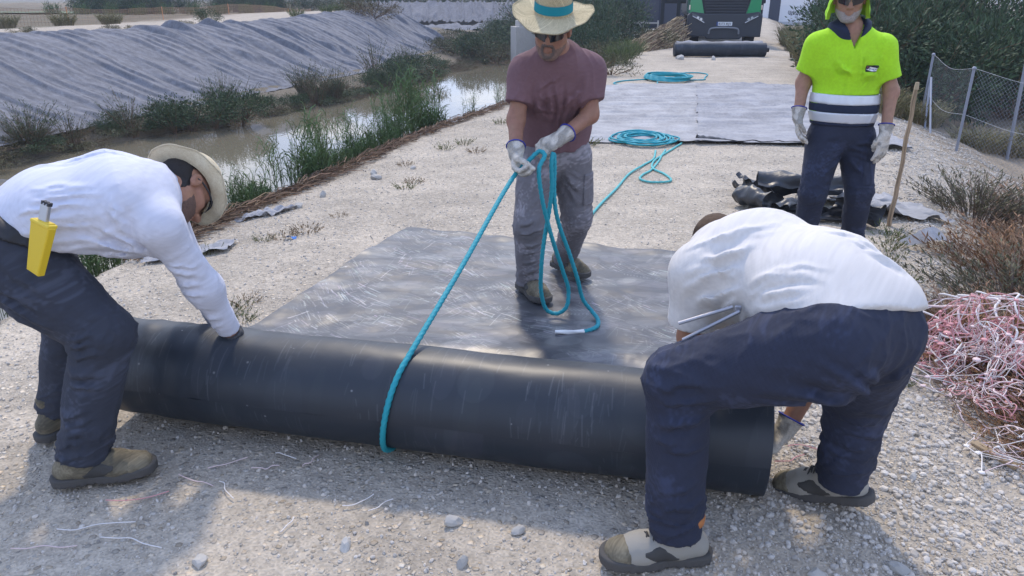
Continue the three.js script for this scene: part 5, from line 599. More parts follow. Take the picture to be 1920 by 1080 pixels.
  // dead reeds raked along the embankment edge, and a heap of them further on
  const B = new Blades(900); for (let i = 0; i < 3800; i++) { const z = -4.6 - 20 * Math.pow(B.r(), 1.3), x = xl(z) + 0.1 * (B.r() + B.r() - 1.25), y = groundY(x, z) + 0.01 + 0.07 * B.r(), a = Math.atan2(-1, (xl(z - 0.5) - xl(z)) / 0.5) + 0.9 * (B.r() - 0.5), l = 0.12 + 0.3 * B.r(); B.ribbon([[x, y, z], [x + Math.cos(a) * l * 0.5, y + 0.03 * B.r(), z + Math.sin(a) * l * 0.5], [x + Math.cos(a) * l, y - 0.02, z + Math.sin(a) * l]], 0.008, B.tint(B.r() < 0.4 ? [0.09, 0.055, 0.035] : [0.2, 0.125, 0.075], 0.4), 0.5); }
  const lit = new THREE.Mesh(B.geo(), twigMat); lit.name = 'dead_reed_litter'; tag(lit, 'brown dead reed litter lying along the embankment edge above the water', 'reed litter', null, 'stuff'); lit.castShadow = lit.receiveShadow = true; scene.add(lit);
  const hp = new Blades(950), hc = [4.75, -25.5]; for (let i = 0; i < 3400; i++) { const t = hp.r(), q = hp.r(), x = hc[0] + mix(-0.6, 1.6, t) + 0.3 * (hp.r() - 0.5), z = hc[1] - 3.5 * t + 2.2 * q - 1, top = 0.95 * Math.sqrt(1 - Math.pow(2 * q - 1, 2)) * (0.4 + 0.7 * t), y = groundY(x, z) + top * hp.r(), l = 0.5 + 0.6 * hp.r(); hp.ribbon([[x, y, z], [x - 0.3 * l, y - 0.25 * l + 0.1, z + 0.3 * l], [x - 0.5 * l, Math.max(-0.4, y - 0.7 * l), z + 0.55 * l]], 0.022, hp.tint(hp.r() < 0.35 ? [0.13, 0.08, 0.05] : STRAW, 0.35), 0.4); }
  solo('dry_reed_heap', hp.geo(), twigMat, 'heap of straw-coloured dry reeds at the left of the road before the truck', 'reed heap');
}
// ---------------------------------------------------------------- loose stones
{
  const stoneGeo = (seed) => { let g = new THREE.IcosahedronGeometry(1, 1); g = mergeVertices(g.deleteAttribute('uv').deleteAttribute('normal')); const p = g.attributes.position; for (let i = 0; i < p.count; i++) { const v = V().fromBufferAttribute ? new THREE.Vector3().fromBufferAttribute(p, i) : null; const k = 1 + 0.28 * n3(v.x * 1.3 + seed, v.y * 1.3, v.z * 1.3); p.setXYZ(i, v.x * k, v.y * k * 0.62, v.z * k * 0.8); } g = g.toNonIndexed(); g.computeVertexNormals(); return g; };
  const m = std([1, 1, 1], 0.95), r = mulberry(21), geos = [stoneGeo(1), stoneGeo(5), stoneGeo(9)], list = [[], [], []], M = new THREE.Matrix4(), Q = new THREE.Quaternion(), E = new THREE.Euler();
  const inRoll = (x, z) => { const t = (x + 1.57) / 2.435; return t > 0 && t < 1 && z < -2.15 - 0.53 * (1 - t) + 0.02 - 0 && z > -5.3 && x > -1.57 + 0.3 * clamp((-2.7 - z) / 2.6) * 2.6; };
  for (let i = 0; i < 520000 && list[0].length + list[1].length + list[2].length < 190000; i++) {
    const z = -0.6 - 11 * Math.pow(r(), 2.0), l = xl(z), R = xr(z), x = mix(Math.max(l - 0.2, -3.2), R + 1.6, r()), right = sstep(0.0, 1.5, x + 0.25 * n2(x * 2, z * 2)) * sstep(-4.5, -2.6, z), verge = sstep(-0.8, 0.3, x - R), edgeL = sstep(1.1, 0.1, x - l), pat = sstep(-0.1, 0.6, fbm2(x * 0.9 + 3, z * 0.9, 3));
    const dens = 0.17 + 0.83 * Math.max(right, verge * 0.9, 0.2 * edgeL, 0.16 * pat); if (r() > dens) continue;
    if (inRoll(x, z)) continue;
    const big = Math.pow(r(), 7), s = (0.003 + 0.0038 * r() * r() + 0.014 * big) * (0.52 + 0.3 * Math.max(right, verge)) ; E.set(r() * 6, r() * 6, r() * 6); if (s > 0.009) E.set((r() - 0.5) * 0.8, r() * 6, (r() - 0.5) * 0.8); Q.setFromEuler(E); M.compose(V(x, groundY(x, z) + s * 0.25, z), Q, V(s * (0.8 + 0.5 * r()), s * (0.8 + 0.4 * r()), s)); const k = 0.36 + 0.2 * r() - (r() < 0.06 ? 0.16 : 0), h = r(); list[Math.floor(r() * 3)].push([M.clone(), rgb(k * 1.06 * (1 + 0.05 * h), k * 0.99, k * (0.9 - 0.07 * h))]);
  }
  list.forEach((L, q) => { const im = new THREE.InstancedMesh(geos[q], m, L.length); L.forEach(([a, c], i) => { im.setMatrixAt(i, a); im.setColorAt(i, c); }); im.name = numbered('gravel'); im.castShadow = im.receiveShadow = true; tag(im, ['pale crushed stone lying loose over the road', 'grey-white angular gravel chips scattered on the road', 'small rounded limestone pebbles strewn on the road'][q], 'gravel', null, 'stuff'); scene.add(im); });
  // larger stones one can pick out
  const SL2 = 'fist-sized pale stone lying loose on the gravel', spots = [[-0.19, -1.97], [-0.52, -1.86], [0.02, -1.93], [-0.15, -1.78], [0.9, -1.72], [1.28, -2.5], [1.42, -2.2], [1.15, -1.75], [1.5, -2.8], [-0.95, -1.8], [-1.62, -6.2], [-1.28, -6.9], [-1.0, -7.4], [-1.35, -7.15], [-1.75, -5.9], [4.62, -21.3], [5.55, -21.3], [2.1, -3.3], [2.25, -3.55], [2.3, -4.1], [2.6, -4.2], [-1.95, -4.9]];
  for (const [x, z] of spots) { const s = (z < -15 ? 0.1 : z < -5 ? 0.035 : 0.02) * (0.8 + 0.6 * r()); const o = solo('stone', geos[Math.floor(r() * 3)], std([0.42, 0.4, 0.365].map((v, q, L) => v * (L.k ??= 0.8 + 0.35 * r())), 0.95), SL2, 'stone', 'larger stones on the gravel', [x, groundY(x, z) + s * 0.35, z]); o.scale.set(s * 1.2, s, s); o.rotation.set(r(), r() * 6, r() * 0.5); }
}
// ---------------------------------------------------------------- truck, facing the camera down the road
{
  const t = thing('truck', 'green truck with black bumper parked facing forward at the far end of the road', 'truck', [7.55, groundY(7.55, -28), -28], -0.17);
  const green = phys([0.015, 0.27, 0.1], 0.3, { clearcoat: 0.8 }), dk = std([0.03, 0.034, 0.042], 0.6), dk2 = std([0.018, 0.02, 0.026], 0.7), grey = std([0.2, 0.21, 0.23], 0.5), glass = phys([0.02, 0.03, 0.035], 0.05, { clearcoat: 1 }), lamp = phys([0.75, 0.78, 0.82], 0.12, { metalness: 0.5, clearcoat: 1 }), rub = std([0.02, 0.02, 0.022], 0.9);
  const ex = (pts, d, z, bev = 0.03) => { const s = new THREE.Shape(pts.map((p) => new THREE.Vector2(...p))); const g = new THREE.ExtrudeGeometry(s, { depth: d, bevelEnabled: bev > 0, bevelThickness: bev, bevelSize: bev, bevelSegments: 2 }); g.translate(0, 0, z); return g; };
  part('cab', join([ex([[-1.2, 1.12], [1.2, 1.12], [1.17, 2.9], [0.9, 3.1], [-0.9, 3.1], [-1.17, 2.9]], 1.9, -2.05), ex([[-1.18, 1.12], [-0.74, 1.08], [-0.88, 1.62], [-1.19, 1.7]], 0.09, -0.1, 0.015), ex([[1.18, 1.12], [1.19, 1.7], [0.88, 1.62], [0.74, 1.08]], 0.09, -0.1, 0.015)]), green, t);
  const bum = part('bumper', join([ex([[-1.24, 0.34], [-0.62, 0.34], [-0.55, 0.26], [0.55, 0.26], [0.62, 0.34], [1.24, 0.34], [1.25, 1.0], [1.14, 1.1], [0.7, 1.04], [-0.7, 1.04], [-1.14, 1.1], [-1.25, 1.0]], 0.45, -0.42, 0.04)]), dk, t);
  part('grille', join([ex([[-0.68, 1.06], [0.68, 1.06], [0.86, 1.72], [-0.86, 1.72]], 0.09, -0.09, 0.02)]), dk2, t);
  for (let i = 0; i < 6; i++) part('grille_slat', box(1.32 + 0.05 * i, 0.045, 0.03, 0, 1.14 + i * 0.095, 0.045, 0.01), dk, t);
  part('hood_badge_strip', box(0.95, 0.12, 0.04, 0, 1.72, 0.04, 0.015), green, t);
  part('windscreen', ex([[-1.05, 1.86], [1.05, 1.86], [0.98, 2.7], [-0.98, 2.7]], 0.03, -0.11, 0.01), glass, t);
  for (const s of [-1, 1]) { const h = part('headlight', ex([[s * 1.13, 1.02], [s * 0.7, 0.78], [s * 0.78, 0.95], [s * 1.15, 1.1]].map((p) => p), 0.05, 0.05, 0.008), std([0.09, 0.1, 0.11], 0.2), t); for (const [x, y] of [[0.82, 0.89], [0.93, 0.94]]) { const g = new THREE.CylinderGeometry(0.042, 0.05, 0.03, 16); g.rotateX(Math.PI / 2); g.translate(s * x, y, 0.125); part('lamp', g, lamp, h); } part('daylight_strip', bar([s * 0.7, 0.775, 0.12], [s * 1.13, 1.0, 0.1], 0.012), lamp, h); }
  part('step_bar', new THREE.TubeGeometry(new THREE.CatmullRomCurve3([[-0.52, 0.4, 0.1], [-0.48, 0.56, 0.14], [-0.36, 0.6, 0.15], [0.36, 0.6, 0.15], [0.48, 0.56, 0.14], [0.52, 0.4, 0.1]].map((p) => V(...p))), 30, 0.032, 8), grey, t);
  const cv = document.createElement('canvas'); cv.width = 416; cv.height = 96; const c = cv.getContext('2d'); c.fillStyle = '#d9dcdf'; c.fillRect(0, 0, 416, 96); c.fillStyle = '#23407f'; c.fillRect(0, 0, 40, 96); c.fillStyle = '#16181c'; c.font = 'bold 78px sans-serif'; c.fillText('8373 MJV', 50, 76, 350); const pt = new THREE.CanvasTexture(cv); pt.colorSpace = THREE.SRGBColorSpace; const pg = new THREE.PlaneGeometry(0.54, 0.125); pg.translate(0, 0.74, 0.085); part('number_plate', pg, std([1, 1, 1], 0.5, { map: pt }), t);
  for (const s of [-1, 1]) for (const z of [-0.9, -4.9, -6.1]) { const w = new THREE.CylinderGeometry(0.5, 0.5, 0.34, 28); w.rotateZ(Math.PI / 2); w.translate(s * 0.98, 0.5, z); const wm = part('wheel', w, rub, t); const q = new THREE.CylinderGeometry(0.27, 0.27, 0.36, 20); q.rotateZ(Math.PI / 2); q.translate(s * 0.98, 0.5, z); part('rim', q, grey, wm); part('wheel_arch', box(0.42, 0.1, 1.2, s * 1.0, 1.06, z, 0.04), dk, t); }
  for (const s of [-1, 1]) { part('mirror', box(0.16, 0.62, 0.12, s * 1.5, 2.25, -0.2, 0.04), dk2, t); part('mirror_arm', bar([s * 1.18, 2.45, -0.3], [s * 1.5, 2.4, -0.2], 0.03), dk2, t); part('indicator', box(0.05, 0.16, 0.1, s * 1.235, 1.28, -0.06, 0.02), std([0.75, 0.6, 0.5], 0.3), t); }
  part('chassis', join([box(0.9, 0.3, 6, 0, 0.75, -4.2), box(2.4, 0.15, 5.2, 0, 1.05, -5)]), dk2, t); part('flatbed', join([box(2.45, 0.6, 0.08, 0, 1.4, -2.45), box(2.45, 0.5, 5, 0, 1.35, -5)]), dk, t); part('axle', bar([-1, 0.5, -0.9], [1, 0.5, -0.9], 0.09), dk2, t);
  const ob = part('outrigger_beam', join([box(0.95, 0.3, 0.25, -1.75, 1.55, -2.3, 0.03), box(0.4, 0.3, 0.25, 1.45, 1.55, -2.3, 0.03)]), dk2, t); for (const [x, b] of [[-2.15, 0.42], [-1.55, 0.5], [1.5, 0.5]]) part('outrigger_leg', box(0.14, 1.55 - b, 0.14, x, (1.55 + b) / 2, -2.15, 0.02), dk2, t);
}
// second roll lying before the truck
{
  const r = thing('membrane_roll', 'small distant black membrane roll lying across the road in front of the truck', 'membrane roll', [5.98, groundY(6, -22.3), -22.4], -0.04);
  const R = 0.195, g = gridGeo(80, 40, (u, v) => { const a = v * Math.PI * 2, q = R * (1 + 0.04 * n2(u * 4, Math.cos(a) + 3)); return [mix(-1.3, 1.3, u), Math.max(0.005, R + Math.sin(a) * q), Math.cos(a) * q]; }, (u, v) => [u, v]);
  const b = part('rolled_part', g, rollMat, r); for (const s of [-1, 1]) part('wound_end', gridGeo(40, 16, (u, v) => { const a = u * Math.PI * 2, q = mix(R, 0.02, v); return [s * (1.29 + 0.012 * (Math.round(v * 16) % 2)), R + Math.sin(a) * q, Math.cos(a) * q]; }), plainMembrane, b);
  part('loose_flap', gridGeo(60, 6, (u, v) => [mix(-1.22, 1.26, u), 0.35 + 0.06 * Math.sin(v * 3) + 0.03 * n2(u * 5, v), -0.1 - 0.3 * v], (u, v) => [u, v * 0.2]), feltGrey, b); const co = new THREE.CylinderGeometry(0.07, 0.07, 0.12, 14); co.rotateZ(Math.PI / 2); co.translate(1.34, R, 0); part('core', co, plainMembrane, b);
}
// ---------------------------------------------------------------- wire fence and stake on the right
const galv = std([0.25, 0.27, 0.32], 0.55, { metalness: 0.3 }), wire = std([0.4, 0.42, 0.45], 0.6);
{
  const posts = [[6.47, -11.9, 0.78], [5.85, -9.75, 0.76], [6.42, -8.3, 0.72], [7.6, -6.9, 0.68]], f = thing('wire_fence', 'sagging wire mesh fence on thin grey metal posts before the dark bushes', 'fence');
  const gy = (p) => groundY(p[0], p[1]);
  for (const p of posts) { const m = part('post', bar([p[0], gy(p) - 0.05, p[1]], [p[0], p[2], p[1]], 0.018, 10), galv, f); const cg = new THREE.SphereGeometry(0.027, 10, 6); cg.translate(p[0], p[2], p[1]); part('post_cap', cg, galv, m); }
  part('brace', bar([6.45, 0.45, -11.8], [6.0, -0.55, -10.6], 0.016), galv, f); part('brace', bar([6.5, 0.4, -11.9], [6.2, -0.55, -11.2], 0.016), galv, f);
  for (let i = 0; i < 3; i++) {
    const a = posts[i], b = posts[i + 1], L = Math.hypot(b[0] - a[0], b[1] - a[1]), H = 1.15, at = (s, h) => { const k = s / L, sag = 0.1 * Math.sin(k * Math.PI); return [mix(a[0], b[0], k) + 0.01, mix(a[2], b[2], k) - sag - H + h + 0.0, mix(a[1], b[1], k)]; }, B = new Blades(70 + i), face = nrm([-(b[1] - a[1]), 0, b[0] - a[0]]);
    for (let s = -H; s < L; s += 0.055) for (const q of [1, -1]) { const s0 = q > 0 ? s : s + H, h0 = 0, n = 8; let prev = null; const pts = []; for (let k = 0; k <= n; k++) { const ss = s0 + q * H * k / n; if (ss >= 0 && ss <= L) pts.push(at(ss, H * k / n)); } if (pts.length > 1) B.ribbon(pts, 0.0022, [0.3, 0.32, 0.35], 0, face); }
    part('wire_mesh', B.geo(), twigMat, f); for (const h of [H, H * 0.5, 0.05]) part('strand', new THREE.TubeGeometry(new THREE.CatmullRomCurve3([0, 0.5, 1].map((k) => V(...at(k * L, h)))), 12, 0.0022, 4), wire, f);
  }
  const f2 = thing('fence_post', 'leaning grey metal post standing behind the wire fence, far right', 'post'); part('post', bar([7.25, groundY(7.25, -10.8) - 0.05, -10.8], [7.15, 0.9, -10.75], 0.024, 10), galv, f2); const cg = new THREE.SphereGeometry(0.026, 8, 6); cg.translate(7.15, 0.9, -10.75); part('post_cap', cg, galv, f2);
  const wood = std([1, 1, 1], 0.85, { map: tex(64, 256, (x, y) => { const k = 0.6 + 0.12 * n2(x * 0.15, y * 0.012) + 0.06 * n2(x * 0.6, y * 0.05); return [k, k * 0.86, k * 0.7]; }, true) });
  const st = thing('wooden_stake', 'weathered wooden stake driven upright beside the felt offcut', 'stake'); const sg = new THREE.CylinderGeometry(0.014, 0.017, 1.05, 9, 12); { const p = sg.attributes.position; for (let i = 0; i < p.count; i++) p.setXYZ(i, p.getX(i) + 0.008 * n2(p.getY(i) * 3, 1) + 0.003 * n2(p.getX(i) * 60, p.getY(i) * 9), p.getY(i), p.getZ(i) + 0.006 * n2(p.getY(i) * 3, 5)); sg.computeVertexNormals(); } sg.translate(2.87, 0.47, -5.42); part('shaft', sg, wood, st); const tg = new THREE.CylinderGeometry(0.013, 0.017, 0.05, 9); tg.translate(2.872, 1.015, -5.42); part('worn_tip', tg, std([0.42, 0.33, 0.22], 0.9), st);
}
// ---------------------------------------------------------------- torn plastic netting over the dry brush
{
  const net = thing('plastic_netting', 'torn tangle of pink and white plastic netting heaped on dry brush at right', 'netting'), white = std([0.72, 0.68, 0.65], 0.6), pink = std([0.62, 0.29, 0.29], 0.65), palepink = std([0.68, 0.53, 0.51], 0.65), r = mulberry(66);
  const gy = (x, z) => groundY(x, z), strip = (pts, w) => new THREE.TubeGeometry(new THREE.CatmullRomCurve3(pts.map((p) => V(...p))), Math.max(8, pts.length * 4), w, 5);
  const dome = (u, v) => { const x = 1.93 + 0.95 * u + 0.08 * n2(v * 2, 1), z = -3.62 + 0.62 * v + 0.25 * u * (1 - v); return [x, gy(x, z) + 0.05 + 0.27 * Math.sin(Math.PI * clamp(u * 0.9 + 0.08)) * Math.sin(Math.PI * clamp(v * 0.75 + 0.12)) + 0.03 * n2(u * 4, v * 4), z]; };
  for (let i = 0; i <= 12; i++) part('white_strand', strip(Array.from({ length: 9 }, (_, k) => dome(i / 12, k / 8)), 0.0048 + 0.002 * r()), r() < 0.75 ? white : palepink, net);
  for (let j = 0; j <= 6; j++) part('cross_strand', strip(Array.from({ length: 14 }, (_, k) => dome(k / 13, j / 6)), 0.0026), j % 2 ? palepink : white, net);
  const tangle = (cx, cz, sx, sz, h, n, mats) => { for (let i = 0; i < n; i++) { let p = [cx + (r() - 0.5) * sx, 0, cz + (r() - 0.5) * sz], a = r() * 6.28; const pts = []; let y = 0.04 + h * Math.pow(r(), 0.6) * Math.max(0.15, 1 - Math.pow((p[0] - cx) / sx * 2, 2) * 0.8); for (let k = 0; k < 5; k++) { pts.push([p[0], gy(p[0], p[2]) + Math.max(0.015, y), p[2]]); a += (r() - 0.5) * 2.2; p = [p[0] + Math.cos(a) * 0.04, 0, p[2] + Math.sin(a) * 0.04]; y += (r() - 0.5) * 0.08; } part('torn_strand', strip(pts, 0.0014 + 0.0018 * r()), mats[Math.floor(r() * mats.length)], net); } };
  const crumple = (cx, cz, sx, sz, h, nx, nz, mats, seed) => { const P = (u, v) => { const q = (k, f) => n3(u * f + k, v * f + seed, k * 1.7), x = cx + (u - 0.5) * sx + 0.09 * q(1, 4) + 0.035 * q(7, 11), z = cz + (v - 0.5) * sz + 0.09 * q(2, 4) + 0.035 * q(8, 11); return [x, gy(x, z) + 0.03 + h * Math.max(0.05, Math.sin(Math.PI * u) * Math.sin(Math.PI * v) * (0.7 + 0.6 * q(3, 3)) + 0.16 * q(4, 8)), z]; }; for (let i = 0; i <= nx; i++) part('net_strand', strip(Array.from({ length: nz + 1 }, (_, k) => P(i / nx, k / nz)), 0.0016 + 0.001 * r()), mats[Math.floor(r() * mats.length)], net); for (let k = 0; k <= nz; k++) part('net_strand', strip(Array.from({ length: nx + 1 }, (_, i) => P(i / nx, k / nz)), 0.0014 + 0.0008 * r()), mats[Math.floor(r() * mats.length)], net); for (let i = 0; i <= nx; i += 2) for (let k = i % 4 ? 1 : 0; k <= nz; k += 2) { const q = P(i / nx, k / nz), g = new THREE.SphereGeometry(0.007 + 0.005 * r(), 6, 4); g.scale(1.3, 0.5, 1); g.translate(...q); part('net_knot', g, mats[0], net); } };
  crumple(2.22, -3.16, 0.7, 0.5, 0.33, 26, 22, [pink, palepink, pink], 3); crumple(2.26, -2.86, 0.66, 0.5, 0.31, 26, 22, [palepink, pink, white], 9); crumple(2.1, -3.05, 0.6, 0.6, 0.17, 12, 12, [palepink, white], 15); crumple(2.05, -2.35, 0.6, 0.22, 0.07, 14, 6, [white, palepink], 21); tangle(2.0, -2.6, 0.4, 0.3, 0.1, 26, [pink, palepink]);
  const node = (x, y, z, s) => { const g = new THREE.SphereGeometry(s, 6, 4); g.scale(1, 0.5, 1); g.translate(x, y, z); return g; };
  for (let i = 0; i < 34; i++) { const x = 1.95 + 0.6 * r(), z = -3.35 + 0.9 * r(); part('net_knot', node(x, gy(x, z) + 0.05 + 0.2 * r(), z, 0.011 + 0.008 * r()), r() < 0.7 ? pink : palepink, net); }
  for (const [x, z, s] of [[2.25, -2.6, 0.75], [2.4, -2.35, 0.7], [2.1, -2.45, 0.6], [2.35, -2.9, 0.7], [2.2, -3.3, 0.8], [2.5, -3.45, 0.8], [2.0, -3.5, 0.6], [2.45, -3.1, 0.9]]) grow(r() < 0.6 ? 'dry2' : 'dry', x, z, [s * 1.1, s * 0.5, s * 1.1], r() * 6, 'flattened straw-brown brush beneath the torn netting', 'brush under the netting');
  const sl = solo('wood_splinter', box(0.03, 0.016, 0.17, 0, 0, 0, 0.005), std([0.35, 0.26, 0.16], 0.9), 'short splinter of weathered wood at the foot of the torn netting', 'wood splinter', undefined, [1.8, gy(1.8, -2.35) + 0.02, -2.35]); sl.rotation.set(0.1, 0.5, 0.15);
  const NL = 'pale torn strand of plastic net lying loose on the gravel', NG = 'loose net strands';
  for (const [x, z, a, l, c] of [[-1.28, -2.1, 0.3, 0.2, 2], [-1.12, -2.2, -0.4, 0.16, 1], [-1.35, -1.95, 0.2, 0.24, 0], [-1.05, -2.3, 0.6, 0.14, 1], [-1.2, -1.88, -0.25, 0.22, 0], [-0.73, -1.95, 1.2, 0.09, 0], [-0.52, -2.08, 0.7, 0.13, 0], [-0.44, -2.06, 0.9, 0.1, 0], [-0.9, -2.28, 0.3, 0.1, 1], [-0.85, -2.36, -0.5, 0.1, 0], [-1.0, -2.15, -0.9, 0.12, 0], [-1.45, -1.85, 0.1, 0.2, 1], [1.02, -2.3, 0.4, 0.12, 2], [1.1, -2.38, -0.3, 0.1, 2], [-0.75, -2.32, 0.9, 0.08, 1]]) { const pts = Array.from({ length: 5 }, (_, k) => { const d = (k / 4 - 0.5) * l, px = x + Math.cos(a) * d + 0.012 * n2(k * 2, x * 9), pz = z - Math.sin(a) * d + 0.016 * n2(k * 2 + 4, z * 9); return [px, gy(px, pz) + 0.01 + 0.006 * r(), pz]; }); solo('net_strand', strip(pts, 0.0019), [white, palepink, pink][c], NL, 'net strand', NG); }
  solo('blue_scrap', gridGeo(6, 3, (u, v) => { const x = -1.6 + 0.07 * u, z = -5.02 + 0.03 * v - 0.02 * u; return [x, gy(x, z) + 0.015 + 0.02 * Math.sin(u * 5) * v, z]; }), std([0.02, 0.16, 0.5], 0.6, { side: THREE.DoubleSide }), 'tiny bright blue plastic scrap on the gravel near the water edge', 'plastic scrap');
}
// ---------------------------------------------------------------- across the river: orange net fence, shed, hedges, fields
{
  const P = [[-23, -28.5], [-21.2, -28.8], [-18.9, -29], [-17, -30.2], [-14.9, -33.7], [-13.5, -37.7], [-12.5, -44.2], [-13.2, -52]], H = [0.75, 0.72, 0.68, 0.6, 0.5, 0.46, 0.32, 0.25], f = thing('orange_net_fence', 'long low orange safety net fence along the track on the far bank', 'fence'), om = std([0.5, 0.2, 0.07], 0.75, { side: THREE.DoubleSide }), pm = std([0.55, 0.24, 0.1], 0.7);
  for (let i = 0; i < P.length - 1; i++) {
    const a = P[i], b = P[i + 1], L = Math.hypot(b[0] - a[0], b[1] - a[1]), fc = nrm([-(b[1] - a[1]), 0, b[0] - a[0]]), B = new Blades(30 + i), pt = (s, h) => { const x = mix(a[0], b[0], s), z = mix(a[1], b[1], s); return [x, groundY(x, z) + 0.02 + h * mix(H[i], H[i + 1], s) * (1 - 0.08 * Math.sin(s * Math.PI)), z]; };
    for (let k = 0; k <= 13; k++) { const pts = Array.from({ length: 9 }, (_, q) => pt(q / 8, k / 13)); B.ribbon(pts, 0.013, B.tint([0.3, 0.19, 0.11], 0.25), 0, fc); } const nv = Math.floor(L / 0.11); for (let q = 0; q <= nv; q++) B.ribbon([pt(q / nv, 0), pt(q / nv, 1)], 0.008, B.tint([0.3, 0.19, 0.11], 0.25), 0, fc);
    part('net_panel', B.geo(), twigMat, f); part('post', bar(pt(0, 0), pt(0, 1.06), 0.016), pm, f);
  }
  for (const [x, z, s] of [[-12.6, -20.2, 0.5], [-11.1, -21.6, 0.45], [-10.7, -22.1, 0.5], [-10.2, -24.6, 0.5], [-12.9, -18.8, 0.4]]) grow('bush2', x, z, s, x, 'small dry bush on the crest above the grey liner', 'bushes on the liner crest'); grow('bush', -9.85, -25.6, [0.62, 0.85, 0.62], 1, 'round green bush on the crest above the liner folds'); for (const [x, z] of [[-8.2, -35], [-8.0, -36.5], [-7.9, -38.5], [-8.6, -31.5], [-7.8, -40]]) grow('grass', x, z, 1.0, z, 'ragged tuft along the far crest of the long liner', 'tufts on the liner crest');
  for (const [x, z] of [[-17.8, -27.6], [-15.4, -30.2], [-16.3, -28.6], [-19.6, -26.6]]) grow('tallgrass', x, z, [0.9, 0.55, 0.9], z, 'pale grass clump poking through the orange net fence', 'grass by the orange fence');
  // green field strip, hedges and sheds beyond
  structure('field', gridGeo(20, 6, (u, v) => { const x = mix(-75, -24, u), z = -42 - 30 * v; return [x, groundY(x, z) + 0.06 + 0.05 * n2(x, z), z]; }, (u, v) => [u * 20, v * 12], () => [0.16, 0.22, 0.13]), new THREE.MeshStandardMaterial({ vertexColors: true, roughness: 0.95, bumpMap: gravelBump, bumpScale: 0.03 }));
  for (let i = 0; i < 15; i++) { const x = -26.5 + 1.15 * i, z = -50 - 0.9 * i + 2 * n2(i, 4); grow(i % 2 ? 'hedge2' : 'hedge', x, z, [1.1, 1.15, 1.1], i, 'blue-green hedge bush in the row beyond the orange fence', 'hedge beyond the orange fence'); }
  for (let i = 0; i < 9; i++) grow('reedC', -25 + 1.3 * i, -43 - 0.6 * i, 1.3, i, 'pale tall reeds sprouting behind the orange fence', 'reeds behind the orange fence');
  const wallM = std([0.045, 0.05, 0.07], 0.85), roofM = std([0.42, 0.44, 0.47], 0.6), darkW = std([0.022, 0.028, 0.05], 0.85);
  const shed = thing('low_shed', 'low dark slatted shed with a slanted roof beyond the orange fence', 'shed', [-25.2, groundY(-25.2, -52), -52], 0.3); for (let i = 0; i < 5; i++) part('plank', box(5.2, 0.15, 0.06, 0, 0.14 + 0.17 * i, 0.6, 0.01), wallM, shed); part('back_wall', box(5.2, 0.9, 0.06, 0, 0.45, -0.6), darkW, shed); const rf = box(5.8, 0.06, 1.8); rf.rotateZ(0.05); rf.translate(0, 1.02, 0); part('roof', rf, std([0.16, 0.13, 0.17], 0.8), shed);
  const sh2 = thing('flat_roof_shed', 'small pale flat-roofed hut among the hedges at top left', 'hut', [-19.2, groundY(-19.2, -60), -60]); part('wall', box(3.2, 0.9, 2, 0, 0.45, 0), darkW, sh2); part('roof', box(3.6, 0.1, 2.3, 0, 0.95, 0, 0.02), roofM, sh2);
  const bl = thing('dark_building', 'long dark blue-grey building behind the thicket at the left of the truck', 'building', [9.2, -0.2, -50], -0.1); part('wall', box(8.5, 3.2, 4, 0, 1.6, 0), darkW, bl); part('roof', box(9, 0.15, 4.6, 0, 3.25, 0, 0.03), wallM, bl); for (let i = 0; i < 4; i++) part('wall_panel', box(1.9, 2.6, 0.05, -3.15 + 2.1 * i, 1.5, 2.03, 0.01), wallM, bl);
  const cvs = document.createElement('canvas'); cvs.width = 512; cvs.height = 160; const c = cvs.getContext('2d'), r = mulberry(3); c.fillStyle = '#d3d6db'; c.fillRect(0, 0, 512, 160); c.strokeStyle = '#3b4048'; c.lineWidth = 6; for (let i = 0; i < 13; i++) { c.beginPath(); const x = 130 + i * 20; c.moveTo(x, 130 - 60 * r()); c.bezierCurveTo(x + 20 * r(), 30 + 20 * r(), x + 26, 60, x + 6, 90 + 30 * r()); c.lineTo(x + 22, 80 + 30 * r()); c.stroke(); } const gt = new THREE.CanvasTexture(cvs); gt.colorSpace = THREE.SRGBColorSpace;
  const wb = thing('white_building', 'white wall with black graffiti scrawl far behind the truck at right', 'building', [24.6, groundY(24.6, -70), -70], -0.15); part('wall', box(5.4, 3, 3, 0, 1.5, 0), std([0.7, 0.71, 0.73], 0.8), wb); const gp = new THREE.PlaneGeometry(3.4, 1.2); gp.translate(0.4, 1.0, 1.52); part('graffiti', gp, std([1, 1, 1], 0.8, { map: gt }), wb); part('door', box(0.9, 2.1, 0.06, -1.6, 1.05, 1.5), darkW, wb); part('roof', box(5.7, 0.12, 3.3, 0, 3.05, 0, 0.03), roofM, wb); part('base_course', box(5.5, 0.3, 3.1, 0, 0.12, 0), roofM, wb);
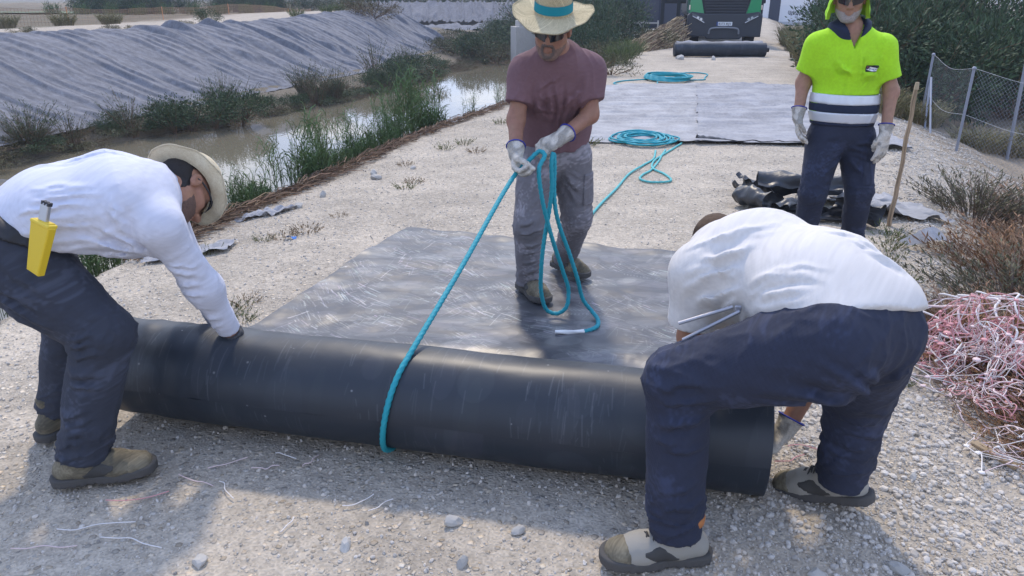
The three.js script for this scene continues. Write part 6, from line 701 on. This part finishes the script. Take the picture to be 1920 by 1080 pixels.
  const vn = thing('parked_van', 'dark van parked beside the graffiti wall behind the truck', 'van', [29.6, groundY(29.6, -70), -69], 0.2); part('body', box(4.2, 1.5, 1.8, 0, 1.0, 0, 0.25), std([0.03, 0.035, 0.05], 0.3), vn); part('window', box(3, 0.5, 1.84, 0, 1.35, 0, 0.1), std([0.02, 0.02, 0.025], 0.1), vn); for (const x of [-1.3, 1.3]) { const w = new THREE.CylinderGeometry(0.32, 0.32, 1.86, 20); w.rotateX(Math.PI / 2); w.translate(x, 0.32, 0); part('wheel', w, std([0.02, 0.02, 0.02], 0.9), vn); }
  const cb = thing('concrete_block', 'leaning concrete sluice block by the water behind the straw hat', 'concrete block', [0.7, -1.0, -33], 0.25); const cg = box(1.35, 1.5, 0.9, 0, 0.72, 0, 0.03); part('block', cg, std([0.42, 0.4, 0.37], 0.9, { bumpMap: fineBump, bumpScale: 0.02 }), cb); part('upper_step', box(1.1, 0.25, 0.7, 0.05, 1.58, 0, 0.03), std([0.4, 0.38, 0.35], 0.9), cb);
  const rail = thing('wooden_railing', 'broken wooden railing left of the road in front of the dark building', 'railing', [6.2, groundY(6.2, -40), -40], -0.2), wd = std([0.4, 0.39, 0.36], 0.85); for (const x of [-0.9, -0.2, 0.5, 1.2]) part('post', box(0.07, 1.1, 0.07, x, 0.55, 0, 0.01), wd, rail); for (const y of [0.55, 0.98]) part('rail', box(2.3, 0.06, 0.05, 0.1, y, 0.06, 0.01), wd, rail); part('fallen_rail', bar([0.2, 1.05, 0.1], [0.75, 0.25, 0.12], 0.03), wd, rail); part('fallen_rail', bar([-0.1, 0.9, 0.12], [0.5, 0.2, 0.16], 0.03), wd, rail);
  const fh = thing('distant_house', 'tiny white house on the far bank above the distant liner', 'house', [-13.2, 0.9, -78]); part('wall', box(2.6, 1.0, 2, 0, 0.5, 0), std([0.7, 0.71, 0.73], 0.8), fh); part('roof', box(2.9, 0.12, 2.3, 0, 1.05, 0, 0.02), roofM, fh); part('window', box(0.4, 0.4, 0.05, -0.6, 0.55, 1.0), darkW, fh);
  for (let i = 0; i < 14; i++) grow(i % 2 ? 'hedge' : 'hedge2', -12 + 2.0 * i, -76 - 3 * n2(i, 8), [1.5, 1.2, 1.5], i, 'dark tree line bush on the horizon above the distant liner', 'tree line above the distant liner', 0.6);
  for (let i = 0; i < 14; i++) grow(i % 2 ? 'hedge' : 'hedge2', 14 + 2.6 * i, -84, [1.8, 2.2, 1.8], i, 'far dark bush on the skyline behind the truck', 'skyline bushes behind the truck');
}
renderer.render(scene, camera);
